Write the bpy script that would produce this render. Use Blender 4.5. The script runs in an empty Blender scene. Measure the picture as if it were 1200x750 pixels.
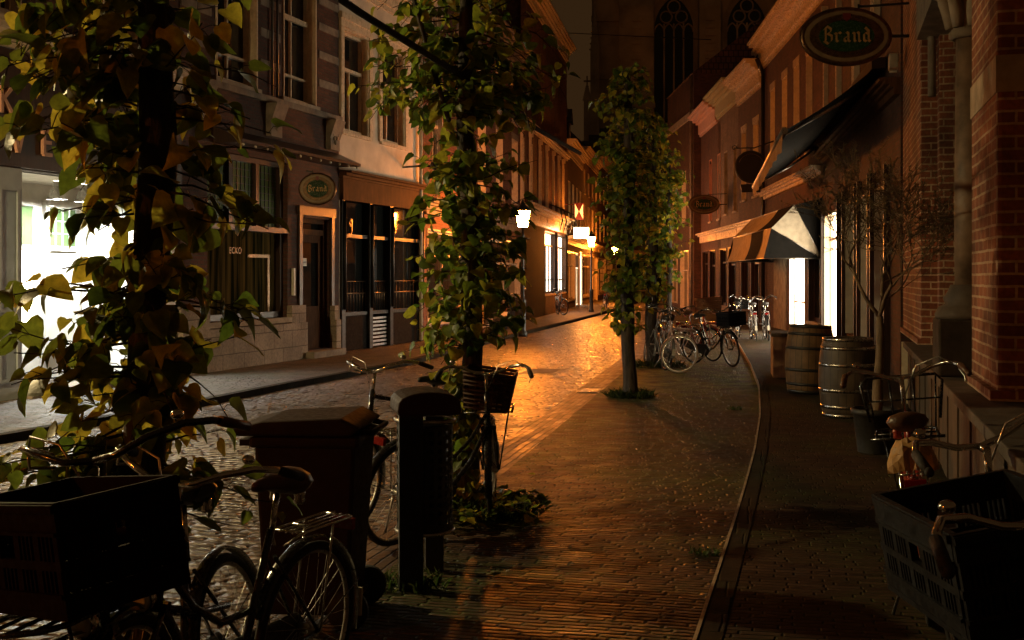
import bpy, math, random
from math import pi, sin, cos, atan2, radians, sqrt, hypot
from mathutils import Vector, Matrix, Euler
rnd = random.Random(11)
S = bpy.context.scene
C = S.collection
V = Vector

# ------------------------------------------------------------------ mesh builder
class MB:
    def __init__(s): s.v = []; s.f = []; s.sm = []
    def add(s, vs, fs, smooth=False):
        o = len(s.v); s.v += [tuple(p) for p in vs]
        for f in fs: s.f.append(tuple(i+o for i in f)); s.sm.append(smooth)
    def box(s, x0, x1, y0, y1, z0, z1, M=None):
        if x0 > x1: x0, x1 = x1, x0
        if y0 > y1: y0, y1 = y1, y0
        if z0 > z1: z0, z1 = z1, z0
        vs = [V((x, y, z)) for x in (x0, x1) for y in (y0, y1) for z in (z0, z1)]
        if M: vs = [M @ p for p in vs]
        s.add(vs, [(0,1,3,2),(4,6,7,5),(0,4,5,1),(2,3,7,6),(0,2,6,4),(1,5,7,3)])
    def bar(s, a, b, w, h):
        a = V(a); b = V(b); d = (b-a).normalized()
        up = V((0,0,1)) if abs(d.z) < .95 else V((0,1,0))
        r = d.cross(up).normalized(); u = r.cross(d)
        vs = [p + r*(w/2*i) + u*(h/2*j) for p in (a, b) for i, j in ((-1,-1),(1,-1),(1,1),(-1,1))]
        s.add(vs, [(3,2,1,0),(4,5,6,7),(0,1,5,4),(1,2,6,5),(2,3,7,6),(3,0,4,7)])
    def tube(s, pts, r, n=8, closed=False, caps=True):
        pts = [V(p) for p in pts]; m = len(pts)
        rs = r if isinstance(r, (list, tuple)) else [r]*m
        vs = []; nrm = None
        for i, p in enumerate(pts):
            if closed: t = pts[(i+1) % m] - pts[i-1]
            else: t = pts[min(i+1, m-1)] - pts[max(i-1, 0)]
            if t.length < 1e-9: t = V((0,0,1))
            t.normalize()
            if nrm is None:
                nrm = t.cross(V((0,0,1)) if abs(t.z) < .9 else V((0,1,0))).normalized()
            else:
                nrm = nrm - t*nrm.dot(t)
                if nrm.length < 1e-6: nrm = t.cross(V((1,0,0)))
                nrm.normalize()
            b = t.cross(nrm)
            for k in range(n):
                a = 2*pi*k/n; vs.append(p + (nrm*cos(a) + b*sin(a))*rs[i])
        fs = []
        for i in range(m if closed else m-1):
            for k in range(n):
                a = i*n+k; b2 = i*n+(k+1) % n; j = (i+1) % m
                fs.append((a, b2, j*n+(k+1) % n, j*n+k))
        s.add(vs, fs, True)
        if caps and not closed:
            o = len(s.v)-len(vs)
            s.f.append(tuple(o+k for k in reversed(range(n)))); s.sm.append(False)
            s.f.append(tuple(o+(m-1)*n+k for k in range(n))); s.sm.append(False)
    def lathe(s, prof, n=24, c=(0,0,0), M=None, cap=True):
        vs = []; c = V(c)
        for r, z in prof:
            for k in range(n):
                a = 2*pi*k/n; p = V((r*cos(a), r*sin(a), z))
                if M: p = M @ p
                vs.append(p + c)
        fs = [(i*n+k, i*n+(k+1) % n, (i+1)*n+(k+1) % n, (i+1)*n+k) for i in range(len(prof)-1) for k in range(n)]
        s.add(vs, fs, True)
        if cap:
            o = len(s.v)-len(vs); m = len(prof)
            s.f.append(tuple(o+k for k in reversed(range(n)))); s.sm.append(False)
            s.f.append(tuple(o+(m-1)*n+k for k in range(n))); s.sm.append(False)
    def prism(s, poly, a0, a1, axis='y', M=None):
        # poly of 2D points extruded along axis: 'y' -> (x,z), 'x' -> (y,z), 'z' -> (x,y)
        def mk(p, a):
            q = {'y': V((p[0], a, p[1])), 'x': V((a, p[0], p[1])), 'z': V((p[0], p[1], a))}[axis]
            return M @ q if M else q
        n = len(poly); vs = [mk(p, a0) for p in poly] + [mk(p, a1) for p in poly]
        fs = [tuple(range(n)), tuple(reversed(range(n, 2*n)))]
        fs += [(i, n+i, n+(i+1) % n, (i+1) % n) for i in range(n)]
        s.add(vs, fs)
    def sphere(s, c, r, sc=(1,1,1), n=12, m=8):
        c = V(c); vs = []
        for i in range(m+1):
            t = pi*i/m
            for k in range(n):
                a = 2*pi*k/n
                vs.append(c + V((r*sc[0]*sin(t)*cos(a), r*sc[1]*sin(t)*sin(a), r*sc[2]*cos(t))))
        s.add(vs, [(i*n+k, (i+1)*n+k, (i+1)*n+(k+1) % n, i*n+(k+1) % n) for i in range(m) for k in range(n)], True)
    def arcstrip(s, c, R, a0, a1, w, t=.004, n=20, crown=.008):
        # mudguard: strip in the xz plane
        vs = []; fs = []
        for i in range(n+1):
            a = a0+(a1-a0)*i/n
            for (yy, rr) in ((-w/2, R-crown), (-w/4, R), (w/4, R), (w/2, R-crown)):
                vs.append((c[0]+rr*cos(a), c[1]+yy, c[2]+rr*sin(a)))
        for i in range(n):
            for k in range(3): fs.append((i*4+k, i*4+k+1, (i+1)*4+k+1, (i+1)*4+k))
        s.add(vs, fs, True)
    def xf(s, M): s.v = [tuple(M @ V(p)) for p in s.v]; return s
    def build(s, name, mat, parent=None, loc=None, rot=None, bevel=0):
        me = bpy.data.meshes.new(name); me.from_pydata(s.v, [], s.f)
        me.polygons.foreach_set('use_smooth', s.sm); me.materials.append(mat); me.update()
        o = bpy.data.objects.new(name, me); C.objects.link(o)
        if parent: o.parent = parent
        if loc: o.location = loc
        if rot: o.rotation_euler = rot
        if bevel:
            b = o.modifiers.new('b', 'BEVEL'); b.width = bevel; b.segments = 2; b.limit_method = 'ANGLE'
        return o

def tag(o, label, cat, group=None):
    o['label'] = label; o['category'] = cat
    if group: o['group'] = group
    return o
def thing(name, label, cat, loc=(0,0,0), rotz=0, group=None, rot=None):
    o = bpy.data.objects.new(name, None); C.objects.link(o)
    o.location = loc; o.rotation_euler = rot if rot else (0, 0, rotz)
    o.empty_display_size = .2
    return tag(o, label, cat, group)
def struct(o): o['kind'] = 'structure'; return o
def dup(root, loc, rotz, label, group=None):
    r = root.copy(); C.objects.link(r); r.location = loc; r.rotation_euler = (root.rotation_euler[0], root.rotation_euler[1], rotz); r['label'] = label
    if group: r['group'] = group
    for ch in list(root.children):
        c = ch.copy(); C.objects.link(c); c.parent = r
        for g in list(ch.children):
            d = g.copy(); C.objects.link(d); d.parent = c
    return r

# ------------------------------------------------------------------ materials
class NT:
    def __init__(s, name):
        s.m = bpy.data.materials.new(name); s.m.use_nodes = True; s.t = s.m.node_tree
        s.p = s.t.nodes['Principled BSDF']; s.out = s.t.nodes['Material Output']
    def n(s, typ, **kw):
        x = s.t.nodes.new(typ)
        for k, v in kw.items():
            if k.startswith('i_'):
                key = k[2:]; key = int(key) if key.isdigit() else key.replace('_', ' ')
                x.inputs[key].default_value = v
            else: setattr(x, k, v)
        return x
    def l(s, a, b): s.t.links.new(a, b)
    def math(s, op, a, b=None):
        x = s.n('ShaderNodeMath', operation=op)
        for i, q in enumerate((a, b)):
            if q is None: continue
            if isinstance(q, (int, float)): x.inputs[i].default_value = q
            else: s.l(q, x.inputs[i])
        return x.outputs[0]
    def mix(s, fac, a, b, blend='MIX'):
        x = s.n('ShaderNodeMix', data_type='RGBA', blend_type=blend)
        for sock, q in ((x.inputs[0], fac), (x.inputs[6], a), (x.inputs[7], b)):
            if isinstance(q, (int, float)): sock.default_value = q
            elif isinstance(q, tuple): sock.default_value = q if len(q) == 4 else (*q, 1)
            else: s.l(q, sock)
        return x.outputs[2]
    def ramp(s, fac, a, b, p0=.35, p1=.65):
        x = s.n('ShaderNodeMapRange'); x.inputs['From Min'].default_value = p0; x.inputs['From Max'].default_value = p1
        x.inputs['To Min'].default_value = a; x.inputs['To Max'].default_value = b
        s.l(fac, x.inputs['Value']); return x.outputs[0]
    def noise(s, vec, scale, detail=3, rough=.55):
        x = s.n('ShaderNodeTexNoise'); x.inputs['Scale'].default_value = scale; x.inputs['Detail'].default_value = detail
        x.inputs['Roughness'].default_value = rough
        if vec is not None: s.l(vec, x.inputs['Vector'])
        return x.outputs['Fac']
    def bump(s, h, dist, strength=1.):
        b = s.n('ShaderNodeBump'); b.inputs['Distance'].default_value = dist; b.inputs['Strength'].default_value = strength
        s.l(h, b.inputs['Height']); s.l(b.outputs[0], s.p.inputs['Normal'])
    def obj(s): return s.n('ShaderNodeTexCoord').outputs['Object']

def plain(name, col, rough=.5, var=.25, scale=6, bump=.002, bscale=60, metal=0, spec=.5, coat=0):
    t = NT(name); v = t.obj()
    f = t.ramp(t.noise(v, scale, 4), 1-var, 1+var, .3, .7)
    c = t.n('ShaderNodeVectorMath', operation='SCALE'); c.inputs[0].default_value = col; t.l(f, c.inputs['Scale'])
    t.l(c.outputs[0], t.p.inputs['Base Color'])
    t.l(t.ramp(t.noise(v, scale*3, 3), max(.03, rough-.12), min(1, rough+.12), .3, .7), t.p.inputs['Roughness'])
    t.p.inputs['Metallic'].default_value = metal; t.p.inputs['Specular IOR Level'].default_value = spec
    t.p.inputs['Coat Weight'].default_value = coat
    if bump: t.bump(t.noise(v, bscale, 3), bump)
    return t.m
def emit(name, col, strength):
    t = NT(name); t.p.inputs['Base Color'].default_value = (*col, 1)
    t.p.inputs['Emission Color'].default_value = (*col, 1); t.p.inputs['Emission Strength'].default_value = strength
    return t.m
def brick(name, c1, c2, mortar, bw=.22, bh=.075, ms=.009, rough=.85, var=.35):
    t = NT(name); tc = t.n('ShaderNodeTexCoord'); sx = t.n('ShaderNodeSeparateXYZ'); t.l(tc.outputs['Object'], sx.inputs[0])
    sn = t.n('ShaderNodeSeparateXYZ'); t.l(tc.outputs['Normal'], sn.inputs[0])
    side = t.math('GREATER_THAN', t.math('ABSOLUTE', sn.outputs[0]), .6)
    mx = t.n('ShaderNodeMix', data_type='FLOAT'); t.l(side, mx.inputs[0]); t.l(sx.outputs[0], mx.inputs[2]); t.l(sx.outputs[1], mx.inputs[3])
    cb = t.n('ShaderNodeCombineXYZ'); t.l(mx.outputs[0], cb.inputs[0]); t.l(sx.outputs[2], cb.inputs[1])
    wob = t.noise(tc.outputs['Object'], 3.1, 2); wv = t.math('MULTIPLY', t.math('SUBTRACT', wob, .5), .02)
    ad = t.n('ShaderNodeVectorMath', operation='ADD'); t.l(cb.outputs[0], ad.inputs[0])
    c2v = t.n('ShaderNodeCombineXYZ'); t.l(wv, c2v.inputs[0]); t.l(wv, c2v.inputs[1]); t.l(c2v.outputs[0], ad.inputs[1])
    b = t.n('ShaderNodeTexBrick'); t.l(ad.outputs[0], b.inputs['Vector'])
    b.inputs['Scale'].default_value = 1; b.inputs['Brick Width'].default_value = bw; b.inputs['Row Height'].default_value = bh
    b.inputs['Mortar Size'].default_value = ms; b.inputs['Mortar Smooth'].default_value = .15; b.inputs['Bias'].default_value = 0
    b.inputs['Color1'].default_value = (*c1, 1); b.inputs['Color2'].default_value = (*c2, 1); b.inputs['Mortar'].default_value = (*mortar, 1)
    big = t.ramp(t.noise(tc.outputs['Object'], 1.3, 5), 1-var, 1+var, .3, .7)
    fine = t.ramp(t.noise(tc.outputs['Object'], 28, 3), .75, 1.25, .3, .7)
    sc = t.n('ShaderNodeVectorMath', operation='SCALE'); t.l(b.outputs['Color'], sc.inputs[0]); t.l(t.math('MULTIPLY', big, fine), sc.inputs['Scale'])
    t.l(sc.outputs[0], t.p.inputs['Base Color']); t.p.inputs['Roughness'].default_value = rough
    h = t.math('ADD', t.math('SUBTRACT', 1, b.outputs['Fac']), t.math('MULTIPLY', t.noise(tc.outputs['Object'], 45, 3), .5))
    t.bump(h, .006, .9); return t.m
MOSS = [0]
def paving(name, rot, bw, bh, ms, c1, c2, mortar, rough, bump, moss=0, mosscol=(.05,.07,.012), tilt=.5, spec=.5, wob=.03, off=.5, dome=None):
    t = NT(name); v = t.obj()
    mp = t.n('ShaderNodeMapping'); mp.inputs['Rotation'].default_value = (0, 0, rot); t.l(v, mp.inputs[0])
    nz = t.n('ShaderNodeTexNoise'); nz.inputs['Scale'].default_value = 1.6; nz.inputs['Detail'].default_value = 3; t.l(v, nz.inputs['Vector'])
    sb = t.n('ShaderNodeVectorMath', operation='SUBTRACT'); t.l(nz.outputs['Color'], sb.inputs[0]); sb.inputs[1].default_value = (.5,.5,.5)
    sc = t.n('ShaderNodeVectorMath', operation='SCALE'); t.l(sb.outputs[0], sc.inputs[0]); sc.inputs['Scale'].default_value = wob*2
    ad = t.n('ShaderNodeVectorMath', operation='ADD'); t.l(mp.outputs[0], ad.inputs[0]); t.l(sc.outputs[0], ad.inputs[1])
    sx = t.n('ShaderNodeSeparateXYZ'); t.l(ad.outputs[0], sx.inputs[0])
    wn = t.n('ShaderNodeTexWhiteNoise', noise_dimensions='1D'); t.l(t.math('FLOOR', t.math('DIVIDE', sx.outputs[1], bh)), wn.inputs['W'])
    cx = t.n('ShaderNodeCombineXYZ'); t.l(t.math('ADD', sx.outputs[0], t.math('MULTIPLY', wn.outputs[0], bw)), cx.inputs[0]); t.l(sx.outputs[1], cx.inputs[1])
    off = 0.; ad = cx
    b = t.n('ShaderNodeTexBrick', offset=off); t.l(ad.outputs[0], b.inputs['Vector'])
    b.inputs['Scale'].default_value = 1; b.inputs['Brick Width'].default_value = bw; b.inputs['Row Height'].default_value = bh
    b.inputs['Mortar Size'].default_value = ms; b.inputs['Mortar Smooth'].default_value = 1.; b.inputs['Bias'].default_value = 0
    b.inputs['Color1'].default_value = (0,0,0,1); b.inputs['Color2'].default_value = (1,1,1,1); b.inputs['Mortar'].default_value = (.5,.5,.5,1)
    rb = t.n('ShaderNodeRGBToBW'); t.l(b.outputs['Color'], rb.inputs[0]); r = rb.outputs[0]
    col = t.mix(r, c1, c2); fac = b.outputs['Fac']
    big = t.ramp(t.noise(v, .8, 5, .65), .55, 1.4, .3, .7); fine = t.ramp(t.noise(v, 40, 3), .8, 1.2, .3, .7)
    s2 = t.n('ShaderNodeVectorMath', operation='SCALE'); t.l(col, s2.inputs[0]); t.l(t.math('MULTIPLY', big, fine), s2.inputs['Scale'])
    col = t.mix(fac, s2.outputs[0], mortar)
    if moss:
        mk = t.ramp(t.noise(v, .55, 5, .7), 0, moss, .42, .62)
        mk = t.math('MULTIPLY', mk, t.ramp(t.math('ADD', t.noise(v, 12, 4, .7), t.math('MULTIPLY', fac, .5)), .1, 1, .4, .75))
        col = t.mix(mk, col, mosscol)
        if name == 'plaza brick':      # mossy corner of the little square
            dv = t.n('ShaderNodeVectorMath', operation='DISTANCE'); t.l(v, dv.inputs[0]); dv.inputs[1].default_value = (3.1, 21.3, 0)
            pm = t.math('MULTIPLY', t.ramp(dv.outputs['Value'], 1, 0, 2.6, 5.6), t.ramp(t.noise(v, 2.3, 5, .7), 0, .9, .4, .6))
            col = t.mix(pm, col, (.15, .17, .03))
    t.l(col, t.p.inputs['Base Color'])
    t.l(t.ramp(t.math('ADD', t.math('MULTIPLY', r, .4), t.noise(v, 3, 4)), rough-.14, rough+.16, .4, 1.0), t.p.inputs['Roughness'])
    t.p.inputs['Specular IOR Level'].default_value = spec
    hf = fac
    if dome:
        b2 = t.n('ShaderNodeTexBrick', offset=off); t.l(ad.outputs[0], b2.inputs['Vector'])
        for k_, v_ in (('Scale', 1), ('Brick Width', bw), ('Row Height', bh), ('Mortar Size', dome), ('Mortar Smooth', 1.), ('Bias', 0)): b2.inputs[k_].default_value = v_
        hf = t.math('MULTIPLY', b2.outputs['Fac'], 1.3)
    h = t.math('SUBTRACT', t.math('MULTIPLY', r, .5), hf)
    h = t.math('ADD', h, t.math('MULTIPLY', t.noise(v, 9, 2), tilt*2)); h = t.math('ADD', h, t.math('MULTIPLY', t.noise(v, 70, 3), .22))
    t.bump(h, bump, 1); return t.m
def woodm(name, c1, c2, rough=.6, axis=2, scale=14, spec=.4):
    t = NT(name); v = t.obj(); mp = t.n('ShaderNodeMapping'); s = [1, 1, 1]; s[axis] = .08; mp.inputs['Scale'].default_value = s
    t.l(v, mp.inputs[0]); n = t.noise(mp.outputs[0], scale*2, 5, .65)
    col = t.mix(t.ramp(n, 0, 1, .3, .7), c1, c2)
    big = t.ramp(t.noise(v, 2.5, 4), .7, 1.25, .3, .7)
    sc = t.n('ShaderNodeVectorMath', operation='SCALE'); t.l(col, sc.inputs[0]); t.l(big, sc.inputs['Scale'])
    t.l(sc.outputs[0], t.p.inputs['Base Color']); t.p.inputs['Roughness'].default_value = rough; t.p.inputs['Specular IOR Level'].default_value = spec
    t.bump(n, .003, .7); return t.m
def glassm(name, col=(.01,.012,.012), rough=.04, spec=.6):
    t = NT(name); v = t.obj()
    t.p.inputs['Base Color'].default_value = (*col, 1); t.p.inputs['Roughness'].default_value = rough
    t.p.inputs['Specular IOR Level'].default_value = spec
    t.bump(t.noise(v, 2.2, 2), .006, .2); return t.m
def curtainm(name):
    t = NT(name); v = t.obj(); mp = t.n('ShaderNodeMapping'); mp.inputs['Scale'].default_value = (6, 1, .25); t.l(v, mp.inputs[0])
    n = t.noise(mp.outputs[0], 1.6, 4, .6); t.l(t.mix(t.ramp(n, 0, 1, .4, .62), (.012,.014,.006), (.12,.085,.028)), t.p.inputs['Base Color'])
    t.p.inputs['Roughness'].default_value = .2; t.p.inputs['Specular IOR Level'].default_value = 0; return t.m
def leafm(name, lo, hi, yel, trans=.5, rough=.5):
    t = NT(name); g = t.n('ShaderNodeNewGeometry'); r = g.outputs['Random Per Island']; v = t.obj()
    c = t.mix(r, lo, hi); c = t.mix(t.ramp(t.math('FRACT', t.math('MULTIPLY', r, 7.31)), 0, 1, .48, .8), c, yel)
    f = t.ramp(t.noise(v, 30, 3), .65, 1.25, .3, .7); sc = t.n('ShaderNodeVectorMath', operation='SCALE'); t.l(c, sc.inputs[0]); t.l(f, sc.inputs['Scale'])
    t.l(sc.outputs[0], t.p.inputs['Base Color']); t.p.inputs['Roughness'].default_value = rough; t.p.inputs['Specular IOR Level'].default_value = .35
    tr = t.n('ShaderNodeBsdfTranslucent'); s2 = t.n('ShaderNodeVectorMath', operation='SCALE'); t.l(sc.outputs[0], s2.inputs[0]); s2.inputs['Scale'].default_value = 1.3
    t.l(s2.outputs[0], tr.inputs[0]); mx = t.n('ShaderNodeMixShader'); mx.inputs[0].default_value = trans
    t.l(t.p.outputs[0], mx.inputs[1]); t.l(tr.outputs[0], mx.inputs[2]); t.l(mx.outputs[0], t.out.inputs[0])
    t.bump(t.noise(v, 55, 2), .003, .6)
    return t.m
def barkm(name, c1, c2, scale=14, dist=.015):
    t = NT(name); v = t.obj(); mp = t.n('ShaderNodeMapping'); mp.inputs['Scale'].default_value = (1, 1, .22); t.l(v, mp.inputs[0])
    n = t.noise(mp.outputs[0], scale, 6, .65); t.l(t.mix(t.ramp(n, 0, 1, .35, .65), c1, c2), t.p.inputs['Base Color'])
    t.p.inputs['Roughness'].default_value = .85; t.bump(n, dist, 1); return t.m
def stavem(name, c1, c2):
    t = NT(name); v = t.obj(); sx = t.n('ShaderNodeSeparateXYZ'); t.l(v, sx.inputs[0])
    a = t.math('MULTIPLY', t.math('ARCTAN2', sx.outputs[1], sx.outputs[0]), 22/(2*pi))
    fl = t.math('FLOOR', a); wn = t.n('ShaderNodeTexWhiteNoise', noise_dimensions='1D'); t.l(fl, wn.inputs['W'])
    fr = t.math('FRACT', a); gap = t.math('LESS_THAN', t.math('ABSOLUTE', t.math('SUBTRACT', fr, .5)), .46)
    mp = t.n('ShaderNodeMapping'); mp.inputs['Scale'].default_value = (1, 1, .07); t.l(v, mp.inputs[0]); n = t.noise(mp.outputs[0], 30, 5, .65)
    col = t.mix(t.math('ADD', t.math('MULTIPLY', wn.outputs[0], .6), t.math('MULTIPLY', n, .4)), c1, c2)
    st = t.ramp(t.noise(v, 4, 4), .5, 1.2, .35, .65); sc = t.n('ShaderNodeVectorMath', operation='SCALE'); t.l(col, sc.inputs[0]); t.l(t.math('MULTIPLY', st, t.math('ADD', t.math('MULTIPLY', gap, .75), .25)), sc.inputs['Scale'])
    t.l(sc.outputs[0], t.p.inputs['Base Color']); t.p.inputs['Roughness'].default_value = .6
    t.bump(t.math('ADD', gap, t.math('MULTIPLY', n, .4)), .004, .8); return t.m

ROT = -.23
M = dict(
 ground=plain('earth', (.03,.022,.016), .9),
 plaza=paving('plaza brick', .23, .21, .055, .011, (.022,.011,.007), (.085,.04,.025), (.008,.006,.004), .58, .018, .9, mosscol=(.06,.085,.012), tilt=.8, spec=.28, dome=.018),
 road=paving('street brick', .25, .22, .105, .014, (.055,.04,.03), (.15,.112,.086), (.006,.005,.004), .36, .04, 0, tilt=.8, dome=.045),
 gutter=paving('gutter brick', .22+pi/2, .23, .08, .012, (.05,.03,.02), (.1,.06,.04), (.012,.009,.007), .5, .012),
 pave_l=paving('left pavement brick', .28, .21, .075, .014, (.05,.035,.028), (.13,.095,.075), (.01,.008,.006), .6, .018, .5, dome=.02),
 pave_r=paving('right pavement brick', .2, .2, .06, .011, (.024,.013,.009), (.062,.036,.025), (.008,.006,.005), .85, .007, .6, spec=.1),
 kerb_highlight=plain('painted kerb highlight', (.34,.25,.17), .45, .5, 9, .002), kerb=paving('kerb stone', .2, .15, .32, .01, (.014,.01,.007), (.03,.021,.015), (.006,.005,.004), .85, .006, .3, spec=.1),
 brick_d=brick('dark facade brick', (.05,.018,.011), (.09,.032,.02), (.05,.036,.027)),
 brick_r=brick('red facade brick', (.09,.03,.016), (.14,.048,.026), (.07,.05,.036)),
 brick_k=brick('porch brick', (.13,.042,.022), (.25,.082,.042), (.36,.26,.18), .25, .088, .01, var=.6),
 brick_b=brick('brown facade brick', (.1,.06,.035), (.17,.1,.06), (.12,.09,.07)),
 plaster=plain('cream plaster', (.6,.52,.41), .75, .18, 2, .004, 20),
 stone_k=plain('dark stoop stone', (.075,.055,.04), .8, .4, 4, .006, 14), mattblack=plain('matt black paint', (.009,.008,.007), .85, .3, 5, 0, spec=.08),
 stone=plain('sandstone', (.36,.29,.21), .8, .3, 5, .008, 22),
 stone_d=plain('weathered stone', (.2,.165,.125), .8, .4, 4, .01, 14),
 column=plain('brown column stone', (.15,.1,.065), .6, .5, 5, .004, 12), church=plain('church stone', (.45,.38,.31), .85, .4, .35, .03, 3),
 plinth=brick('plinth stone', (.25,.2,.15), (.33,.27,.2), (.1,.08,.06), .75, .33, .008, .75, .3),
 white=plain('white paint', (.72,.68,.6), .45, .12, 5, .001),
 cream=plain('cream paint', (.66,.54,.38), .3, .15, 5, 0),
 grey=plain('grey blue paint', (.3,.34,.38), .45, .12, 4, .001),
 wood=woodm('brown door wood', (.05,.022,.01), (.11,.05,.022), .75, spec=.08),
 dwood=woodm('dark stained wood', (.02,.01,.006), (.045,.022,.012), .35),
 black=plain('black gloss paint', (.01,.009,.008), .42, .3, 5, .0003, 8, spec=.4, coat=.05),
 iron=plain('cast iron', (.014,.015,.015), .38, .3, 9, .002, 40),
 lead=plain('zinc', (.12,.12,.12), .5, .3, 5, .002),
 roof=brick('roof tile', (.07,.03,.02), (.11,.05,.032), (.02,.012,.01), .24, .3, .03),
 slate=plain('slate', (.05,.045,.045), .7, .4, 3, .01, 12),
 glass=glassm('window glass'), glass_g=glassm('green leaded glass', (.09,.15,.055), .2), glass_c=curtainm('cafe window glass'),
 chrome=plain('chrome', (.62,.6,.58), .16, .15, 20, .0005, 80, metal=1),
 steel=plain('dull steel', (.4,.38,.36), .35, .3, 15, .001, 80, metal=1),
 rubber=plain('rubber', (.012,.012,.012), .8, .3, 30, .001),
 rubber_c=plain('cream rubber', (.34,.27,.2), .75, .2, 30, .001),
 leather=plain('brown leather', (.09,.035,.015), .42, .3, 20, .002),
 bikeblack=plain('black enamel', (.012,.012,.013), .22, .2, 20, 0, coat=.4),
 bikered=plain('red enamel', (.3,.03,.015), .28, .2, 20, 0, coat=.4),
 bikepink=plain('pale pink enamel', (.6,.4,.34), .3, .15, 20, 0, coat=.4),
 bikegrey=plain('grey enamel', (.2,.2,.2), .3, .15, 20, 0, coat=.4),
 plastic=plain('dark plastic', (.02,.018,.018), .42, .2, 12, .001),
 plastic_r=plain('maroon plastic', (.011,.004,.003), .75, .2, 12, .001, spec=.08),
 plastic_b=plain('black blue crate plastic', (.006,.007,.01), .45, .2, 12, .001, spec=.3),
 bin=plain('brown bin plastic', (.022,.01,.007), .6, .2, 12, .002, spec=.25),
 wicker_d=woodm('dark wicker', (.03,.014,.007), (.07,.034,.016), .75, 0, 40), wicker=woodm('wicker', (.22,.1,.05), (.4,.2,.1), .7, 0, 40),
 redlight=plain('red reflector', (.22,.01,.008), .2, .1, 20, 0),
 amber=plain('amber reflector', (.7,.25,.03), .12, .1, 20, 0),
 plate=plain('pale plate', (.65,.6,.5), .4, .1, 20, 0),
 leaf_a=leafm('linden leaf', (.06,.1,.014), (.14,.17,.022), (.46,.36,.04), .6, .42),
 leaf_g=leafm('green linden leaf', (.05,.1,.012), (.14,.2,.022), (.32,.3,.03), .58, .42),
 leaf_o=leafm('olive leaf', (.09,.085,.04), (.15,.13,.06), (.22,.16,.06), .35),
 grass=leafm('grass blade', (.03,.06,.012), (.06,.1,.02), (.09,.1,.03), .4),
 bark=barkm('bark', (.01,.007,.005), (.06,.043,.03), 20, .03), bark_o=barkm('olive bark', (.09,.06,.035), (.22,.15,.09), 18, .01),
 stave=stavem('oak stave', (.04,.03,.021), (.09,.062,.038)), stave_y=stavem('pale oak stave', (.09,.05,.02), (.19,.105,.042)),
 hoop=plain('barrel hoop', (.45,.43,.4), .3, .35, 14, .002, 40, metal=1), hoop_d=plain('black hoop', (.02,.02,.02), .4, .3, 14, .001),
 plank=woodm('weathered plank', (.045,.03,.018), (.1,.068,.042), .75), box=woodm('box wood', (.16,.075,.035), (.28,.14,.065), .6),
 canvas_b=plain('black canvas', (.008,.0075,.007), .9, .3, 6, .004, 60, spec=.1), canvas_w=plain('cream canvas', (.4,.34,.26), .8, .25, 6, .003, 60), canvas_g=plain('grey striped canvas', (.16,.12,.085), .8, .3, 6, .003, 60),
 gold=plain('gold lettering', (.5,.32,.12), .35, .2, 20, 0, metal=.3), signgreen=plain('sign green', (.012,.05,.014), .25, .2, 12, 0),
 signcream=plain('sign cream', (.22,.16,.09), .4, .15, 12, 0), signred=plain('sign dark red', (.14,.015,.01), .4, .15, 12, 0),
 copper=plain('sign rim', (.16,.1,.055), .36, .3, 16, .001, 40, metal=1),
 letter=plain('sign letter', (.5,.26,.17), .4, .1, 20, 0),
 pot=plain('dark pot', (.016,.014,.012), .6, .3, 8, .003), soil=plain('soil', (.02,.014,.01), .95),
 paper=plain('paper bag', (.42,.22,.07), .6, .2, 12, .004, 30), butt=plain('paper', (.75,.7,.62), .8),
 lamp=emit('sodium lamp glass', (1,.25,.024), 840), lamp_b=emit('dim sodium lamp glass', (1,.25,.024), 230), lamp_n=emit('flood lamp glass', (1,.74,.33), 6200), lamp2=emit('shop lamp glass', (.96,1,.95), 2300),
 lit=emit('lit shop wall', (1,.85,.6), 12), lit2=emit('bright lit window', (1,.88,.68), 3.2), lit3=emit('boutique window light', (1,.9,.7), 20), litbox=emit('lit sign face', (1,.75,.36), 26),
 shieldy=emit('lit yellow shutter sign', (1,.86,.34), .7), shieldr=emit('lit red sign field', (.5,.05,.02), .3),
)
# ------------------------------------------------------------------ plan of the street (x right, y away from camera, z up; metres)
EYE = 1.75
def lerp(poly, y):
    if y <= poly[0][0]:
        (a, b), (c, d) = poly[0], poly[1]
    else:
        for (a, b), (c, d) in zip(poly, poly[1:]):
            if y <= c: break
    return b+(d-b)*(y-a)/(c-a)
LK = [(0,-9.5),(12.6,-5.4),(14.3,-4.84),(16.4,-4.15),(18.7,-3.53),(20.6,-2.94),(23.8,-2.02),(34.2,0),(45,2.25),(59.8,5.1),(80,8.6),(110,15)]
RE = [(0,-2.5),(13.3,0.02),(24,2.05),(40,4.95),(60,7.6),(80,11.6),(110,18)]
RK = [(0,-.5),(3,.22),(5.74,.9),(7.27,1.29),(9.18,1.77),(11.6,2.36),(14.7,3.06),(18.6,3.85),(22.9,4.58),(29.9,5.68),(40,6.9),(60,8.6),(80,12.6),(110,19)]
LF = [(10,-8.82),(20.3,-5.63),(26.2,-3.8),(31,-2.31),(45,.36),(52,1.67),(60,2.75),(76,4.9),(95,8),(112,13)]
RF = [(8.4,3.41),(16.5,5.54),(31,8.1),(39,8.6),(58,9.1),(66,9.6)]
def ys(a, b, st=.6):
    n = int((b-a)/st)+1; return [a+(b-a)*i/n for i in range(n+1)]
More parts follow.
